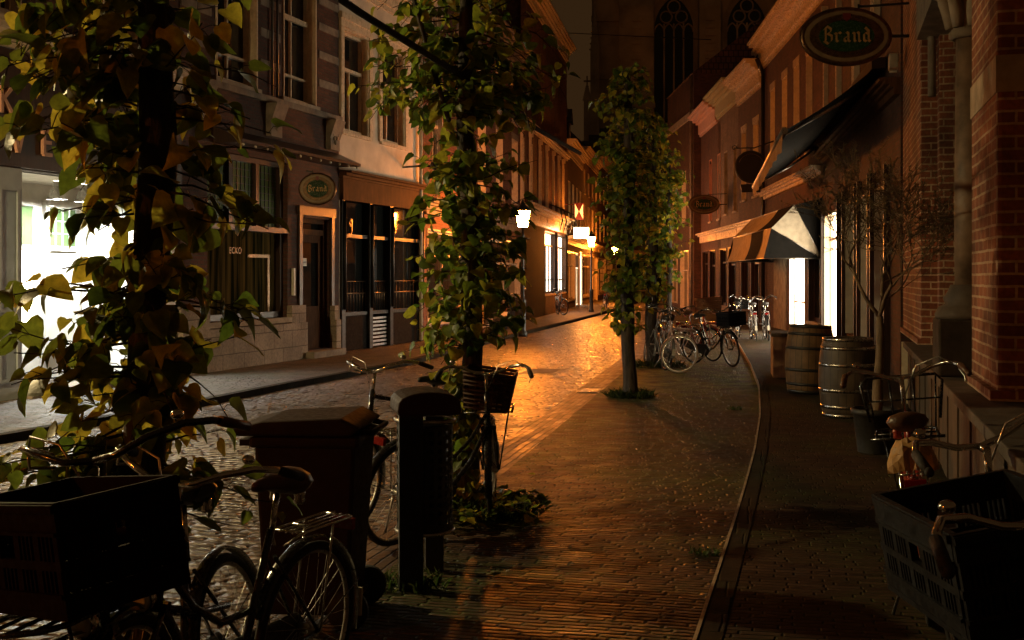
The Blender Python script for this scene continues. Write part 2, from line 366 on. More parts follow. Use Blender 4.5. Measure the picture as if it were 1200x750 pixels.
def band(name, fa, fb, z, mat, y0=-4, y1=108, th=0):
    m = MB(); Y = ys(y0, y1, .8); vs = []
    for y in Y: vs += [(fa(y), y, z), (fb(y), y, z)]
    m.add(vs, [(2*i, 2*i+1, 2*i+3, 2*i+2) for i in range(len(Y)-1)])
    if th:
        vs = []
        for y in Y: vs += [(fa(y), y, z), (fa(y), y, z-th), (fb(y), y, z), (fb(y), y, z-th)]
        m.add(vs, [(4*i, 4*i+4, 4*i+5, 4*i+1) for i in range(len(Y)-1)] + [(4*i+2, 4*i+3, 4*i+7, 4*i+6) for i in range(len(Y)-1)])
    return struct(m.build(name, mat))
m = MB(); m.add([(-400,-60,-.16),(400,-60,-.16),(400,600,-.16),(-400,600,-.16)], [(0,1,2,3)]); struct(m.build('ground', M['ground']))
band('road', lambda y: lerp(LK, y), lambda y: lerp(RE, y), -.03, M['road'])
band('gutter', lambda y: lerp(RE, y), lambda y: lerp(RE, y)+.42, -.02, M['gutter'], th=.12)
band('plaza', lambda y: lerp(RE, y)+.42, lambda y: lerp(RK, y), 0, M['plaza'], th=.14)
band('right_kerb', lambda y: lerp(RK, y)+.004, lambda y: lerp(RK, y)+.12, .055, M['kerb'], th=.2)
band('right_kerb_highlight', lambda y: lerp(RK, y)-.014, lambda y: lerp(RK, y)+.004, .06, M['kerb_highlight'], th=.1)  # added pale strip: lamplight on the kerb's left face put into its colour
band('right_pavement', lambda y: lerp(RK, y)+.112, lambda y: lerp(RF, min(y, 66))+1.5+max(0, y-66), .05, M['pave_r'], th=.2)
band('left_kerb', lambda y: lerp(LK, y)-.14, lambda y: lerp(LK, y)-.004, .065, M['kerb'], th=.22)
band('left_pavement', lambda y: lerp(LF, y)-2.2, lambda y: lerp(LK, y)-.145, .06, M['pave_l'], th=.2)

# ------------------------------------------------------------------ facades
class Fac:
    """local frame: x along the facade, y into the building, z up"""
    def __init__(s, name, label, p0, p1, cat='building', group=None):
        s.p0 = V((p0[0], p0[1], 0)); d = V((p1[0]-p0[0], p1[1]-p0[1], 0)); s.L = d.length; s.d = d/s.L
        s.root = thing(name, label, cat, s.p0, atan2(d.y, d.x), group)
    def px(s, u, off=0):
        # along-facade distance of the sight line through photo column u (measured from the photograph)
        k = (u-600)/1400.; n = V((-s.d.y, s.d.x, 0)); o = s.p0 + n*off
        t = (k*o.y - o.x)/(s.d.x - k*s.d.y); return t
    def Y(s, t): return s.p0.y + s.d.y*t
    def z(s, u, v, off=0): return EYE + (323-v)/1400.*s.Y(s.px(u, off))
    def w(s, x, y, z=0): n = V((-s.d.y, s.d.x, 0)); return s.p0 + s.d*x + n*y + V((0, 0, z))
    def part(s, name, mb, mat, parent=None, bevel=0): return mb.build(name, mat, parent or s.root, bevel=bevel)
    def wall(s, x0, x1, z0, z1, ops, mat, depth=.2, D=6., name='wall', y=0.):
        m = MB(); xs = sorted({x0, x1} | {q for o in ops for q in o[:2]}); zs = sorted({z0, z1} | {q for o in ops for q in o[2:4]})
        for a, b in zip(xs, xs[1:]):
            for c, d in zip(zs, zs[1:]):
                cx, cz = (a+b)/2, (c+d)/2
                if any(o[0] < cx < o[1] and o[2] < cz < o[3] for o in ops): continue
                m.add([(a,y,c),(b,y,c),(b,y,d),(a,y,d)], [(0,1,2,3)])
        for a, b, c, d in [o[:4] for o in ops]:
            e = y+depth
            m.add([(a,y,c),(b,y,c),(b,y,d),(a,y,d),(a,e,c),(b,e,c),(b,e,d),(a,e,d)], [(0,4,5,1),(1,5,6,2),(2,6,7,3),(3,7,4,0)])
        e = y+D
        m.add([(x0,y,z0),(x1,y,z0),(x1,y,z1),(x0,y,z1),(x0,e,z0),(x1,e,z0),(x1,e,z1),(x0,e,z1)], [(3,2,6,7),(0,3,7,4),(1,5,6,2),(4,7,6,5)])
        return s.part(name, m, mat)
    def window(s, x0, x1, z0, z1, fm, gm, depth=.2, transom=.66, mull=1, fw=.07, sill=True, lintel=None, low=None, sillm=None, y=0.):
        m = MB(); yo = y+depth-.09; yi = y+depth+.02; e = .003
        m.box(x0+e, x0+fw, yo, yi, z0+e, z1-e); m.box(x1-fw, x1-e, yo, yi, z0+e, z1-e)
        m.box(x0+fw, x1-fw, yo, yi, z1-fw, z1-e); m.box(x0+fw, x1-fw, yo, yi, z0+e, z0+fw)
        m.box(x0+e, x0+.05, y-.025, yo-.001, z0+e, z1-e); m.box(x1-.05, x1-e, y-.025, yo-.001, z0+e, z1-e); m.box(x0+.051, x1-.051, y-.025, yo-.001, z1-.05, z1-e)
        if transom:
            zt = z0+(z1-z0)*transom; m.box(x0+fw, x1-fw, yo-.02, yi-.004, zt-.035, zt+.035)
            for k in range(mull):
                xm = x0+(x1-x0)*(k+1)/(mull+1); m.box(xm-.025, xm+.025, yo+.02, yi-.002, z0+fw, zt-.035)
        else:
            for k in range(mull):
                xm = x0+(x1-x0)*(k+1)/(mull+1); m.box(xm-.025, xm+.025, yo+.02, yi-.002, z0+fw, z1-fw)
        if low:
            zt = z0+(z1-z0)*low; m.box(x0+fw, x1-fw, yo-.006, yi-.006, zt-.025, zt+.025)
        f = s.part('window', m, fm)
        g = MB(); g.box(x0+.02, x1-.02, yi-.035, yi-.012, z0+.02, z1-.02); s.part('pane', g, gm, f)
        if sill:
            q = MB(); q.box(x0-.08, x1+.08, y-.07, y+depth-.09, z0-.08, z0-.002); s.part('sill', q, sillm or M['stone'], f)
        if lintel:
            q = MB(); q.box(x0-.1, x1+.1, y-.03, y+.05, z1+.002, z1+.22); s.part('lintel', q, lintel, f)
        return f
    def cornice(s, x0, x1, z, prof, mat, name='cornice', y=0.):
        # prof: list of (projection, height) from bottom to top
        poly = [(y+.04, z)]; zz = z; last = 0
        for p, h in prof:
            poly.append((y-p, zz)); zz += h; poly.append((y-p, zz))
        poly.append((y+.04, zz))
        m = MB(); m.prism(poly, x0, x1, 'x'); return s.part(name, m, mat)
    def roof(s, x0, x1, z, rise, depth, mat, over=.1):
        m = MB(); m.prism([(-over, z), (depth/2, z+rise), (depth+.1, z), ], x0+.01, x1-.01, 'x'); return s.part('roof', m, mat)
CORN = [(.06,.12),(.1,.3),(.2,.08),(.3,.1),(.42,.08),(.5,.06)]
def text_mesh(body, size, ext=.004):
    cu = bpy.data.curves.new('t', 'FONT'); cu.body = body; cu.size = size; cu.extrude = ext; cu.align_x = 'CENTER'; cu.resolution_u = 3
    o = bpy.data.objects.new('t', cu); C.objects.link(o); bpy.context.view_layer.update()
    me = bpy.data.meshes.new_from_object(o.evaluated_get(bpy.context.evaluated_depsgraph_get()))
    vs = [tuple(v.co) for v in me.vertices]; fs = [tuple(p.vertices) for p in me.polygons]
    bpy.data.objects.remove(o); bpy.data.curves.remove(cu); bpy.data.meshes.remove(me); return vs, fs
TXT = lambda x=0, y=0, z=0: Matrix.Translation((x, y, z)) @ Matrix.Rotation(pi/2, 4, 'X')
def add_text(mb, body, size, M4, ext=.004):
    vs, fs = text_mesh(body, size, ext); mb.add([M4 @ V(p) for p in vs], fs)
def nib(mb, strokes, scale, org, w=.26, ang=42, y0=-.01, y1=0, M4=None):
    # broad-pen lettering: each stroke is a polyline swept by a slanted nib
    nx, nz = cos(radians(ang))*w/2, sin(radians(ang))*w/2
    for st in strokes:
        for i, ((a, b), (c, d)) in enumerate(zip(st, st[1:])):
            q = [(a-nx, b-nz), (c-nx, d-nz), (c+nx, d+nz), (a+nx, b+nz)]
            ar = sum(q[k][0]*q[(k+1) % 4][1]-q[(k+1) % 4][0]*q[k][1] for k in range(4))
            if abs(ar) < 1e-5: continue
            if ar < 0: q.reverse()
            mb.prism([(org[0]+x*scale, org[1]+z*scale) for x, z in q], y0-.0007*i, y1, 'y', M4)
BLACK = dict(
 B=[[(.22,1.45),(.22,.12)],[(.02,1.2),(.3,1.6),(.75,1.3),(.72,1.02),(.36,.85)],[(.36,.86),(.82,.62),(.82,.15),(.48,-.2),(.05,.12)]],
 r=[[(.12,.9),(.3,.82),(.3,.14),(.46,.02)],[(.36,.78),(.56,1.),(.74,.82)]],
 a=[[(.2,.82),(.42,1.),(.62,.84),(.62,.14),(.8,.02)],[(.62,.56),(.24,.42),(.22,.16),(.4,.02),(.62,.2)]],
 n=[[(.08,.94),(.24,.84),(.24,.14),(.38,.02)],[(.28,.8),(.52,1.),(.68,.84),(.68,.14),(.84,.02)]],
 d=[[(.3,1.42),(.66,1.08),(.66,.14),(.82,.02)],[(.62,.78),(.4,.95),(.2,.8),(.2,.16),(.42,.02),(.64,.18)]])
def brand_word(mb, h, y, M4=None):
    x = -2.3
    for ch in 'Brand':
        nib(mb, BLACK[ch], h, (x*h, -.62*h), .24, 42, y-.012, y, M4); x += .98 if ch != 'r' else .86
def oval_sign(name, label, loc, rotz, a, b, arm_to, group, ring=True):
    t = thing(name, label, 'sign', loc, rotz, group)
    def ell(ra, rb, n=48): return [(ra*cos(2*pi*k/n), rb*sin(2*pi*k/n)) for k in range(n)]
    m = MB(); m.prism(ell(a*.97, b*.97), -.05, .05, 'y'); m.build('sign_body', M['signcream'], t)
    m = MB(); m.tube([(a*cos(2*pi*k/48), 0, b*sin(2*pi*k/48)) for k in range(48)], .055*b/.4, 8, closed=True)
    m.tube([(a*.66*cos(2*pi*k/48), -.05, b*.62*sin(2*pi*k/48)) for k in range(48)], .012, 6, closed=True); m.build('rim', M['copper'], t)
    m = MB(); m.prism(ell(a*.86, b*.83), -.056, -.05, 'y'); m.build('ring_field', M['copper'], t)
    m = MB(); m.prism(ell(a*.64, b*.6), -.064, -.05, 'y'); m.build('centre_field', M['signgreen'], t)
    m = MB(); brand_word(m, a*.235, -.066); m.build('word', M['gold'], t)
    if ring:
        m = MB(); txt = 'GEBROUWEN VOLGENS'
        for i, ch in enumerate(txt):
            an = radians(188+i*7.2)
            if ch == ' ': continue
            R = Matrix.Translation((a*.75*cos(an), -.058, b*.72*sin(an))) @ Matrix.Rotation(-(an+pi/2), 4, 'Y') @ Matrix.Rotation(pi/2, 4, 'X')
            add_text(m, ch, a*.1, R, .003)
        for body, c in (('BROUWERIJ', 112), ('LIMBURG', 68)):
            for i, ch in enumerate(body):
                an = radians(c+(len(body)-1)*1.7-i*3.6)
                R = Matrix.Translation((a*.755*cos(an), -.058, b*.69*sin(an))) @ Matrix.Rotation(-(an-pi/2), 4, 'Y') @ Matrix.Rotation(pi/2, 4, 'X')
                add_text(m, ch, a*.07, R, .003)
        m.build('ring_lettering', M['dwood'], t)
    m = MB(); m.prism([(-.09*a, .86*b), (.09*a, .86*b), (.09*a, .66*b), (0, .54*b), (-.09*a, .66*b)], -.075, -.05, 'y'); m.build('shield', M['signred'], t)
    m = MB(); m.bar((a*arm_to[0]*.95, 0, 0), (a*arm_to[0]+arm_to[1], 0, 0), .04, .04)
    m.build('bracket', M['iron'], t); m = MB()
    m.bar((a*.3*arm_to[0], 0, b+.05), (a*arm_to[0]+arm_to[1], 0, b*1.25), .03, .03); m.tube([(a*.3*arm_to[0], 0, b*.95), (a*.3*arm_to[0], 0, b*1.1+.05)], .015, 6)
    m.build('top_hanger', M['iron'], t)
    return t

# ================================================================== LEFT SIDE
def lp(y): return (lerp(LF, y), y)
# ---- A: shop with lit white entrance
A = Fac('shop_building', 'dark shop front with raised letters and a brightly lit white entrance', lp(10), lp(20.25))
xr0, xr1 = A.px(24), A.px(186)
ops = [(xr0, xr1, .06, 3.2)]
wA = [(A.px(-60)+.2, A.px(-14), 5.35, 8.0), (A.px(-4), A.px(24), 5.35, 8.0), (A.px(120), A.px(165), 5.35, 8.0)]
A.wall(0, A.L-.01, 0, 9.2, [(xr0, xr1, 0.01, 3.22)] + wA, M['brick_d'], .22, 7)
for w in wA: A.window(*w, M['cream'], M['glass'], .22, .62, 1, sillm=M['cream'])
m = MB(); m.box(0, A.L-.012, -.06, -.003, 3.24, 4.84); A.part('fascia_board', m, M['dwood'])
A.cornice(0, A.L-.012, 4.845, [(.1,.1),(.16,.12),(.3,.07),(.36,.06)], M['cream'])
A.cornice(0, A.L-.012, 9.2, CORN, M['cream'], 'roof_cornice')
m = MB(); m.box(A.px(-60), xr0-.03, -.05, -.003, .02, 3.22); 
f = A.part('panel_shutter', m, M['grey'])
m = MB()
for a, b in ((A.px(-30)+.1, A.px(-8)), (A.px(-5), xr0-.1)):
    for c, d in ((.3, 1.1), (1.25, 2.95)):
        m.box(a, a+.04, -.07, -.05, c, d); m.box(b-.04, b, -.07, -.05, c, d); m.box(a+.04, b-.04, -.07, -.05, c, c+.04); m.box(a+.04, b-.04, -.07, -.05, d-.04, d)
A.part('panel_moulding', m, M['grey'], f)
m = MB(); m.box(xr1+.005, A.px(202), -.07, -.003, .02, 3.22); m.box(xr1+.002, A.px(204), -.12, -.003, .02, .5); A.part('pilaster', m, M['white'])
# entrance recess
m = MB(); D = 1.5
m.add([(xr0,.22,.02),(xr1,.22,.02),(xr1,D,.02),(xr0,D,.02),(xr0,.22,3.21),(xr1,.22,3.21),(xr1,D,3.21),(xr0,D,3.21)], [(0,1,2,3),(3,2,6,7),(0,3,7,4),(1,5,6,2),(4,7,6,5)])
rc = A.part('entrance_recess', m, M['white'])
dw = (xr1-xr0)
for i, (fa, fb, dr) in enumerate(((.04, .3, 0), (.36, .64, 1), (.7, .96, 0))):
    a, b = xr0+dw*fa, xr0+dw*fb; m = MB(); y1 = D-.003; y0 = D-.08
    z0 = .06 if dr else .5
    m.box(a, a+.09, y0, y1, z0, 2.95); m.box(b-.09, b, y0, y1, z0, 2.95); m.box(a+.09, b-.09, y0, y1, 2.84, 2.95); m.box(a+.09, b-.09, y0, y1, z0, z0+(.9 if dr else .12)); m.box(a+.09, b-.09, y0, y1, 2.15, 2.23)
    d = A.part('door' if dr else 'window', m, M['white'])
    g = MB(); g.box(a+.085, b-.085, y0+.03, y0+.05, z0+.1, 2.2); A.part('pane', g, M['white' if not dr else 'lit'], d)
    g = MB(); g.box(a+.085, b-.085, y0+.03, y0+.05, 2.203, 2.86); A.part('upper_pane', g, M['glass_g'], d)
    if not dr:
        g = MB()
        for k in range(1, 4): x = a+.09+(b-a-.18)*k/4; g.box(x-.008, x+.008, y0+.01, y0+.029, 2.23, 2.84)
        for k in range(1, 3): z = 2.23+.61*k/3; g.box(a+.09, b-.09, y0+.012, y0+.027, z-.008, z+.008)
        A.part('leading', g, M['white'], d)
    else:
        g = MB(); g.sphere((b-.05, y0-.04, 1.05), .03); A.part('handle', g, M['steel'], d)
for fr in (.16, .52, .72):
    m = MB(); m.lathe([(.15, 2.92), (.09, 3.08), (.05, 3.1), (.05, 3.2)], 20, (xr0+dw*fr, .75, 0), cap=False); lb = A.part('added_shade_cup', m, M['steel'])  # shade cup added round each bulb to keep its light low
    m = MB(); m.sphere((xr0+dw*fr, .75, 2.99), .07); A.part('bulb', m, M['lamp2'], lb)
m = MB(); m.box(xr0-.1, xr1+.1, -.28, .215, .02, .16); A.part('door_step', m, M['stone_d'])
# raised letters
m = MB()
def bars(segs, x, z, h, w=.05):
    for (a, b), (c, d) in segs: m.bar((x+a*h, -.1, z+b*h), (x+c*h, -.1, z+d*h), .05, w)
KL = [((0,0),(0,1)),((0,.45),(.55,1)),((.12,.55),(.6,0))]; VL = [((0,1),(.3,0)),((.3,0),(.6,1))]; EL = [((0,0),(0,1)),((0,1),(.5,1)),((0,.52),(.45,.52)),((0,0),(.5,0))]
for L_, u, v, h in ((KL, -6, 132, .36), (VL, 8, 178, .33), (EL, 44, 181, .33)):
    m = MB(); bars(L_, A.px(u), A.z(u, v), h); A.part('letter', m, M['letter'])

# ---- B: brick cafe
B = Fac('cafe_building', 'ornate dark brick cafe building with green leaded glass and carved stone consoles', lp(20.27), lp(26.2))
cw = (B.px(243), B.px(337), .92, 4.0); cd = (B.px(353), B.px(386), .2, 2.95)
uw = [(B.px(252), B.px(301), 5.3, 7.7), (B.px(331), B.px(370), 5.3, 7.7)]
B.wall(0, B.L-.01, 0, 9.8, [cw, cd]+uw, M['brick_d'], .26, 7)
for w in uw:
    f = B.window(*w, M['cream'], M['glass'], .26, None, 1, fw=.09, low=.22, sillm=M['stone'])
    m = MB(); zt = 7.0; m.box(w[0]+.09, w[1]-.09, .13, .2, zt-.05, zt+.05); B.part('transom_bar', m, M['cream'], f)
# cafe window: lower pane and three leaded lights above
m = MB(); x0, x1, z0, z1 = cw; zt = 2.64
m.box(x0+.004, x0+.12, .1, .27, z0+.004, z1-.004); m.box(x1-.12, x1-.004, .1, .27, z0+.004, z1-.004); m.box(x0+.12, x1-.12, .1, .27, z1-.1, z1-.004); m.box(x0+.12, x1-.12, .1, .27, z0+.004, z0+.12)
m.box(x0+.02, x1-.02, -.04, .265, zt-.05, zt+.05)
for k in (1, 2): x = x0+(x1-x0)*k/3; m.box(x-.06, x+.06, .12, .26, zt+.05, z1-.1)
f = B.part('cafe_window', m, M['dwood'])
g = MB(); g.box(x0+.1, x1-.1, .2, .215, z0+.1, zt-.04); pn = B.part('pane', g, M['glass_c'], f)
g = MB(); g.box(x0+.1, x1-.1, .2, .215, zt+.04, z1-.09); B.part('leaded_glass', g, M['glass_g'], f)
g = MB()
for k in range(1, 18): x = x0+.12+(x1-x0-.24)*k/18; g.box(x-.006, x+.006, .188, .2, zt+.05, z1-.1)
for k in range(1, 9): z = zt+.05+(z1-zt-.15)*k/9; g.box(x0+.12, x1-.12, .19, .1995, z-.006, z+.006)
B.part('leading', g, M['iron'], f)
g = MB(); add_text(g, 'ECKO', .17, TXT(B.px(287), .197, B.z(287, 297)), .002); B.part('window_lettering', g, M['copper'], f)
g = MB(); g.box(x1-.5, x1-.42, .17, .198, z0+.1, 2.1); g.box(x1-1.25, x1-.42, .17, .198, 2.1, 2.16); B.part('curtain_rail', g, M['copper'], f)
g = MB(); g.box(x0-.1, x1+.1, -.12, .1, z0-.1, z0); B.part('sill', g, M['stone'], f)
m = MB(); m.box(B.px(205), cd[0]-.02, -.16, -.003, .02, .8); m.box(cd[1]+.02, B.px(392), -.16, -.003, .02, .8); m.box(B.px(336), cd[0]-.02, -.12, -.003, .8, 1.15); m.box(cd[1]+.02, B.px(391), -.12, -.003, .8, 1.1); m.box(B.px(205), x0-.1, -.12, -.003, .8, 1.25)
B.part('stone_plinth', m, M['plinth'])
m = MB(); m.box(cd[0]-.1, cd[1]+.1, -.35, .1, .02, .19); B.part('door_step', m, M['stone_d'])
m = MB(); x0, x1, z0, z1 = cd
m.box(x0+.004, x0+.1, .1, .27, z0, z1); m.box(x1-.1, x1-.004, .1, .27, z0, z1); m.box(x0+.1, x1-.1, .1, .27, 2.6, 2.72); m.box(x0+.1, x1-.1, .1, .27, z1-.1, z1-.004)
m.box(x0+.1, x0+.22, .16, .24, z0, 2.6); m.box(x1-.22, x1-.1, .16, .24, z0, 2.6); m.box(x0+.22, x1-.22, .16, .24, z0, 1.1); m.box(x0+.22, x1-.22, .16, .24, 2.45, 2.6)
m.box(x0+.28, x1-.28, .14, .16, .4, .95)
d = B.part('door', m, M['wood'])
g = MB(); g.box(x0+.1, x1-.1, .2, .215, 1.05, z1-.05); B.part('pane', g, M['glass'], d)
g = MB(); g.box(x0+.35, x0+.62, .188, .199, 1.95, 2.12); B.part('notice', g, M['plate'], d)
g = MB(); add_text(g, 'Duwen', .08, TXT(x0+.485, .186, 2.01), .001); B.part('notice_lettering', g, M['black'], d)
g = MB(); g.tube([(x0+.17, .12, 1.1), (x0+.17, .1, 1.25), (x0+.17, .12, 1.4)], .014); B.part('handle', g, M['steel'], d)
m = MB(); m.box(cd[0]-.16, cd[0]-.02, -.05, -.002, 1.15, 3.0); m.box(cd[1]+.02, cd[1]+.16, -.05, -.002, 1.1, 3.0); m.box(cd[0]-.2, cd[1]+.2, -.07, -.002, 3.0, 3.18); B.part('door_surround', m, M['dwood'])
m = MB(); m.box(B.px(342)-.02, B.px(342)+.04, -.06, -.002, 1.35, 1.9); B.part('menu_case', m, M['plate'])
# canopy with bulbs
m = MB(); m.prism([(-.55, 4.12), (-.55, 4.18), (0, 4.42), (-.002, 4.12)], B.px(250), B.L-.05, 'x'); B.part('canopy', m, M['dwood'])
for k in range(12):
    x = B.px(254)+(B.L-.2-B.px(254))*k/11; g = MB(); g.sphere((x, -.53, 4.085), .03, n=8, m=6); B.part('bulb', g, M['plate'])
# stone dressings
m = MB(); m.box(0, B.L-.012, -.1, -.003, 5.1, 5.22); B.part('string_course', m, M['stone_d'])
for u in (232, 318, 387):
    x = B.px(u); m = MB(); m.box(x-.22, x+.22, -.12, -.003, 4.45, 5.09); m.prism([(-.12, 4.7), (-.26, 5.09), (-.12, 5.09)], x-.24, x+.24, 'x')
    for j in range(5): m.sphere((x-.12+.06*j, -.13, 4.62+.09*abs(j-2)), .055, (1,.6,1), 8, 6)
    m.tube([(x+.1*cos(q*.6)*(1-q*.08), -.14, 4.88+.1*sin(q*.6)*(1-q*.08)) for q in range(11)], .025, 6)
    B.part('console', m, M['stone_d'])
for z in (5.75, 6.35, 6.95, 7.5):
    for a, b in ((0.02, uw[0][0]-.15), (uw[0][1]+.12, uw[1][0]-.12), (uw[1][1]+.12, B.L-.02)):
        m = MB(); m.box(a, b, -.025, -.002, z, z+.16); B.part('stone_band', m, M['stone_d'])
m = MB(); m.tube([(B.px(316), -.06, 5.25), (B.px(316), -.06, 9.7)], .025, 6); m.tube([(B.px(322), -.06, 5.25), (B.px(322), -.06, 9.7)], .025, 6); B.part('downpipe', m, M['iron'])
B.cornice(0, B.L-.012, 9.8, CORN, M['stone_d'])
oval_sign('brewery_sign', 'small round copper rimmed brewery sign hanging over the cafe door', B.w(B.px(372, -.5), -.5, 3.5), radians(6), .34, .29, (-1, .12), 'oval brewery signs', False)

# ---- C: cream house over black pub front
Cc = Fac('cream_house', 'cream plastered house above a glossy black pub front', lp(26.22), lp(31))
wc = [(Cc.px(401), Cc.px(431), 4.95, 7.25), (Cc.px(446), Cc.px(473), 4.95, 7.25)]
sf = (.06, Cc.L-.12, .06, 3.75)
Cc.wall(0, Cc.L-.01, 0, 8.1, wc+[sf], M['plaster'], .22, 7)
for w in wc:
    f = Cc.window(*w, M['cream'], M['glass'], .22, .62, 1, fw=.1, sillm=M['cream'])
    m = MB(); m.box(w[0]-.16, w[0]-.002, -.06, -.003, w[2]-.02, w[3]+.16); m.box(w[1]+.002, w[1]+.16, -.06, -.003, w[2]-.02, w[3]+.16); m.box(w[0]-.2, w[1]+.2, -.1, -.003, w[3]+.16, w[3]+.3); m.box(w[0]-.002, w[1]+.002, -.06, -.003, w[3]+.002, w[3]+.16)
    Cc.part('architrave', m, M['cream'], f)
Cc.cornice(0, Cc.L-.012, 8.1, CORN, M['cream'])
Cc.cornice(0, Cc.L-.012, 3.9, [(.1,.05),(.18,.06),(.3,.05)], M['wood'], 'shop_cornice')
m = MB(); m.box(.02, Cc.L-.03, -.09, -.003, 3.42, 3.895); Cc.part('shop_fascia', m, M['wood'])
m = MB(); x0, x1 = sf[0], sf[1]; posts = [x0+.08, Cc.px(433), Cc.px(457), x1-.08]
for x in posts: m.box(x-.09, x+.09, -.05, .23, .065, 3.42); m.tube([(x, -.08, 1.0), (x, -.08, 3.4)], .035, 8)
m.box(x0, x1, 0, .2, 2.6, 2.68); m.box(x0, x1, 0, .21, .85, .93)
sfp = Cc.part('pub_front', m, M['black'])
for a, b in ((posts[0]+.09, posts[1]-.09), (posts[2]+.09, posts[3]-.09)):
    m = MB(); m.box(a, b, .02, .22, .066, .849); Cc.part('lower_panel', m, M['mattblack'], sfp)
for i in range(3):
    a, b = posts[i]+.09, posts[i+1]-.09; g = MB(); g.box(a, b, .12, .135, .93, 2.6); g.box(a, b, .12, .135, 2.68, 3.41); Cc.part('pane', g, M['glass'], sfp)
    g = MB(); g.tube([(a, .06, 1.35), (b, .06, 1.35)], .018, 6)
    for k in range(9): g.tube([(a+(b-a)*k/8, .06, .94), (a+(b-a)*k/8, .06, 1.6)], .008, 5)
    g.tube([(a, .06, 1.62), (b, .06, 1.62)], .01, 6); Cc.part('rail', g, M['copper'], sfp)
a, b = posts[1]+.09, posts[2]-.09; g = MB()
for k in range(8): z = .12+.09*k; g.bar((a, .05, z), (b, .05, z), .02, .05)
Cc.part('louvre', g, M['steel'], sfp)
gl = [[(.6,.85),(.42,1),(.2,.85),(.2,.55),(.42,.42),(.62,.7)],[(.64,1),(.6,.1),(.3,-.35),(.1,-.1)]]
hl = [[(.35,1.5),(.15,.05)],[(.2,.5),(.5,.85),(.55,.1),(.75,.05)]]
yl = [[(.55,1.6),(.1,.6),(.15,.1),(.4,.0)],[(.5,.6),(.6,.1),(.85,.1),(1,.6)],[(1,.6),(.6,-.6)],[(1.1,.1),(1.3,.55),(1.5,.1),(1.6,.55)],[(2.1,1.5),(1.8,1.3),(1.95,.85),(2.15,.4),(1.9,.05)]]
for st, u, v, k in ((gl, 413, 272, .3), (hl, 437, 272, .28), (yl, 456, 274, .3)):
    g = MB(); nib(g, st, k, (Cc.px(u), Cc.z(u, v)), .13, 30, .09, .115); Cc.part('script_lettering', g, M['gold'], sfp)
m = MB(); m.tube([(Cc.px(489), -.1, .1), (Cc.px(489), -.1, 8.05)], .05, 8); Cc.part('downpipe', m, M['cream'])
# dark arm lamp on C
m = MB(); bx = Cc.px(472); z = Cc.z(472, 196)
t = thing('arm_lamp', 'unlit dark arm lamp sticking out above the pub fascia', 'lamp', Cc.w(bx, 0, z), Cc.root.rotation_euler[2])
m.tube([(0, 0, 0), (-.02, -.5, .02), (-.03, -.75, 0)], .025, 8); m.build('arm', M['iron'], t)
m = MB(); m.lathe([(.05, .1), (.1, .06), (.12, -.02), (.06, -.1)], 12, (-.03, -.85, .02), Matrix.Rotation(radians(70), 4, 'X')); m.build('lamp_head', M['iron'], t)
t = thing('arm_lamp', 'lit arm lamp on the shop wall left of the picture edge', 'lamp', A.w(.35, 0, 4.4), A.root.rotation_euler[2])
m = MB(); m.tube([(0, 0, 0), (0, -.6, .06), (0, -1.1, .02)], .025, 8); m.build('arm', M['iron'], t)
m = MB(); m.lathe([(.2, -.06), (.15, .06), (.05, .12)], 16, (0, -1.2, 0), cap=False); m.build('lamp_head', M['iron'], t)
m = MB(); m.sphere((0, -1.2, -.03), .11); m.build('bulb', M['lamp_n'], t)

# ---- D, E, F, G: houses further along the left side
def simple(name, label, p0, p1, h, wallm, rows, cols, sill0, wh, step, ww, fm, ground='shop', cm='cream', gm='glass', corn=True, roof=3., lintel=None, archi=False):
    f = Fac(name, label, p0, p1); n = cols; ops = []
    for r in range(rows):
        for c in range(n):
            x = f.L*(c+.5)/n; ops.append((x-ww/2, x+ww/2, sill0+r*step, min(sill0+r*step+wh, h-.5)))
    g = []
    if ground == 'shop': g = [(.35, f.L*.5-.15, .5, 3.0), (f.L*.5+.15, f.L-.35, .06, 3.0)]
    f.wall(0, f.L-.01, 0, h, ops+g, wallm, .2, 7)
    for o in ops: f.window(*o, fm, M[gm], .2, .62, 1, fw=.09, lintel=lintel)
    for i, o in enumerate(g): f.window(*o, fm, M['glass'], .2, .72, 2, fw=.1, sill=(i == 0))
    if corn: f.cornice(0, f.L-.012, h, CORN, M[cm])
    if ground == 'shop': f.cornice(.1, f.L-.1, 3.35, [(.06,.25),(.16,.06),(.26,.06),(.34,.06)], M[cm], 'shop_cornice')
    if roof: f.roof(0, f.L, h+.3, roof, 7, M['slate'])
    return f
simple('brick_house', 'tall red brick house with pale window frames next to the cream house', lp(31.03), lp(45), 9.4, M['brick_r'], 2, 5, 4.4, 2.3, 2.9, 1.1, M['cream'], lintel=M['stone_d'], cm='stone_d')
E = Fac('corner_shop_building', 'long brick house above the lit shop front with black panel', lp(45.03), lp(60))
ups = [612, 622, 633, 641, 648.5, 655, 660]
ops = [(E.px(u)-.38, E.px(u)+.38, 4.1, 7.0) for u in ups]
lw = [(E.px(636), E.px(650), .95, 3.7), (E.px(651.5), E.px(662.5), .95, 3.7)]
E.wall(0, E.L-.01, 0, 12.4, ops+lw, M['brick_r'], .2, 8)
for o in ops:
    f = E.window(*o, M['cream'], M['glass'], .2, .62, 1, fw=.09)
    m = MB(); m.box(o[0]-.14, o[0]-.003, -.1, -.002, 4.05, 7.2); m.box(o[0]-.2, o[0]+.05, -.16, -.002, 7.2, 7.4); E.part('shutter', m, M['cream'], f)
E.cornice(0, E.L-.012, 7.5, [(.06,.08),(.16,.08),(.24,.07)], M['cream'], 'string_course')
E.cornice(0, E.L-.012, 12.4, CORN, M['cream'])
for o in lw:
    f = E.window(*o, M['black'], M['lit2'], .2, .78, 3, fw=.09, low=.22)
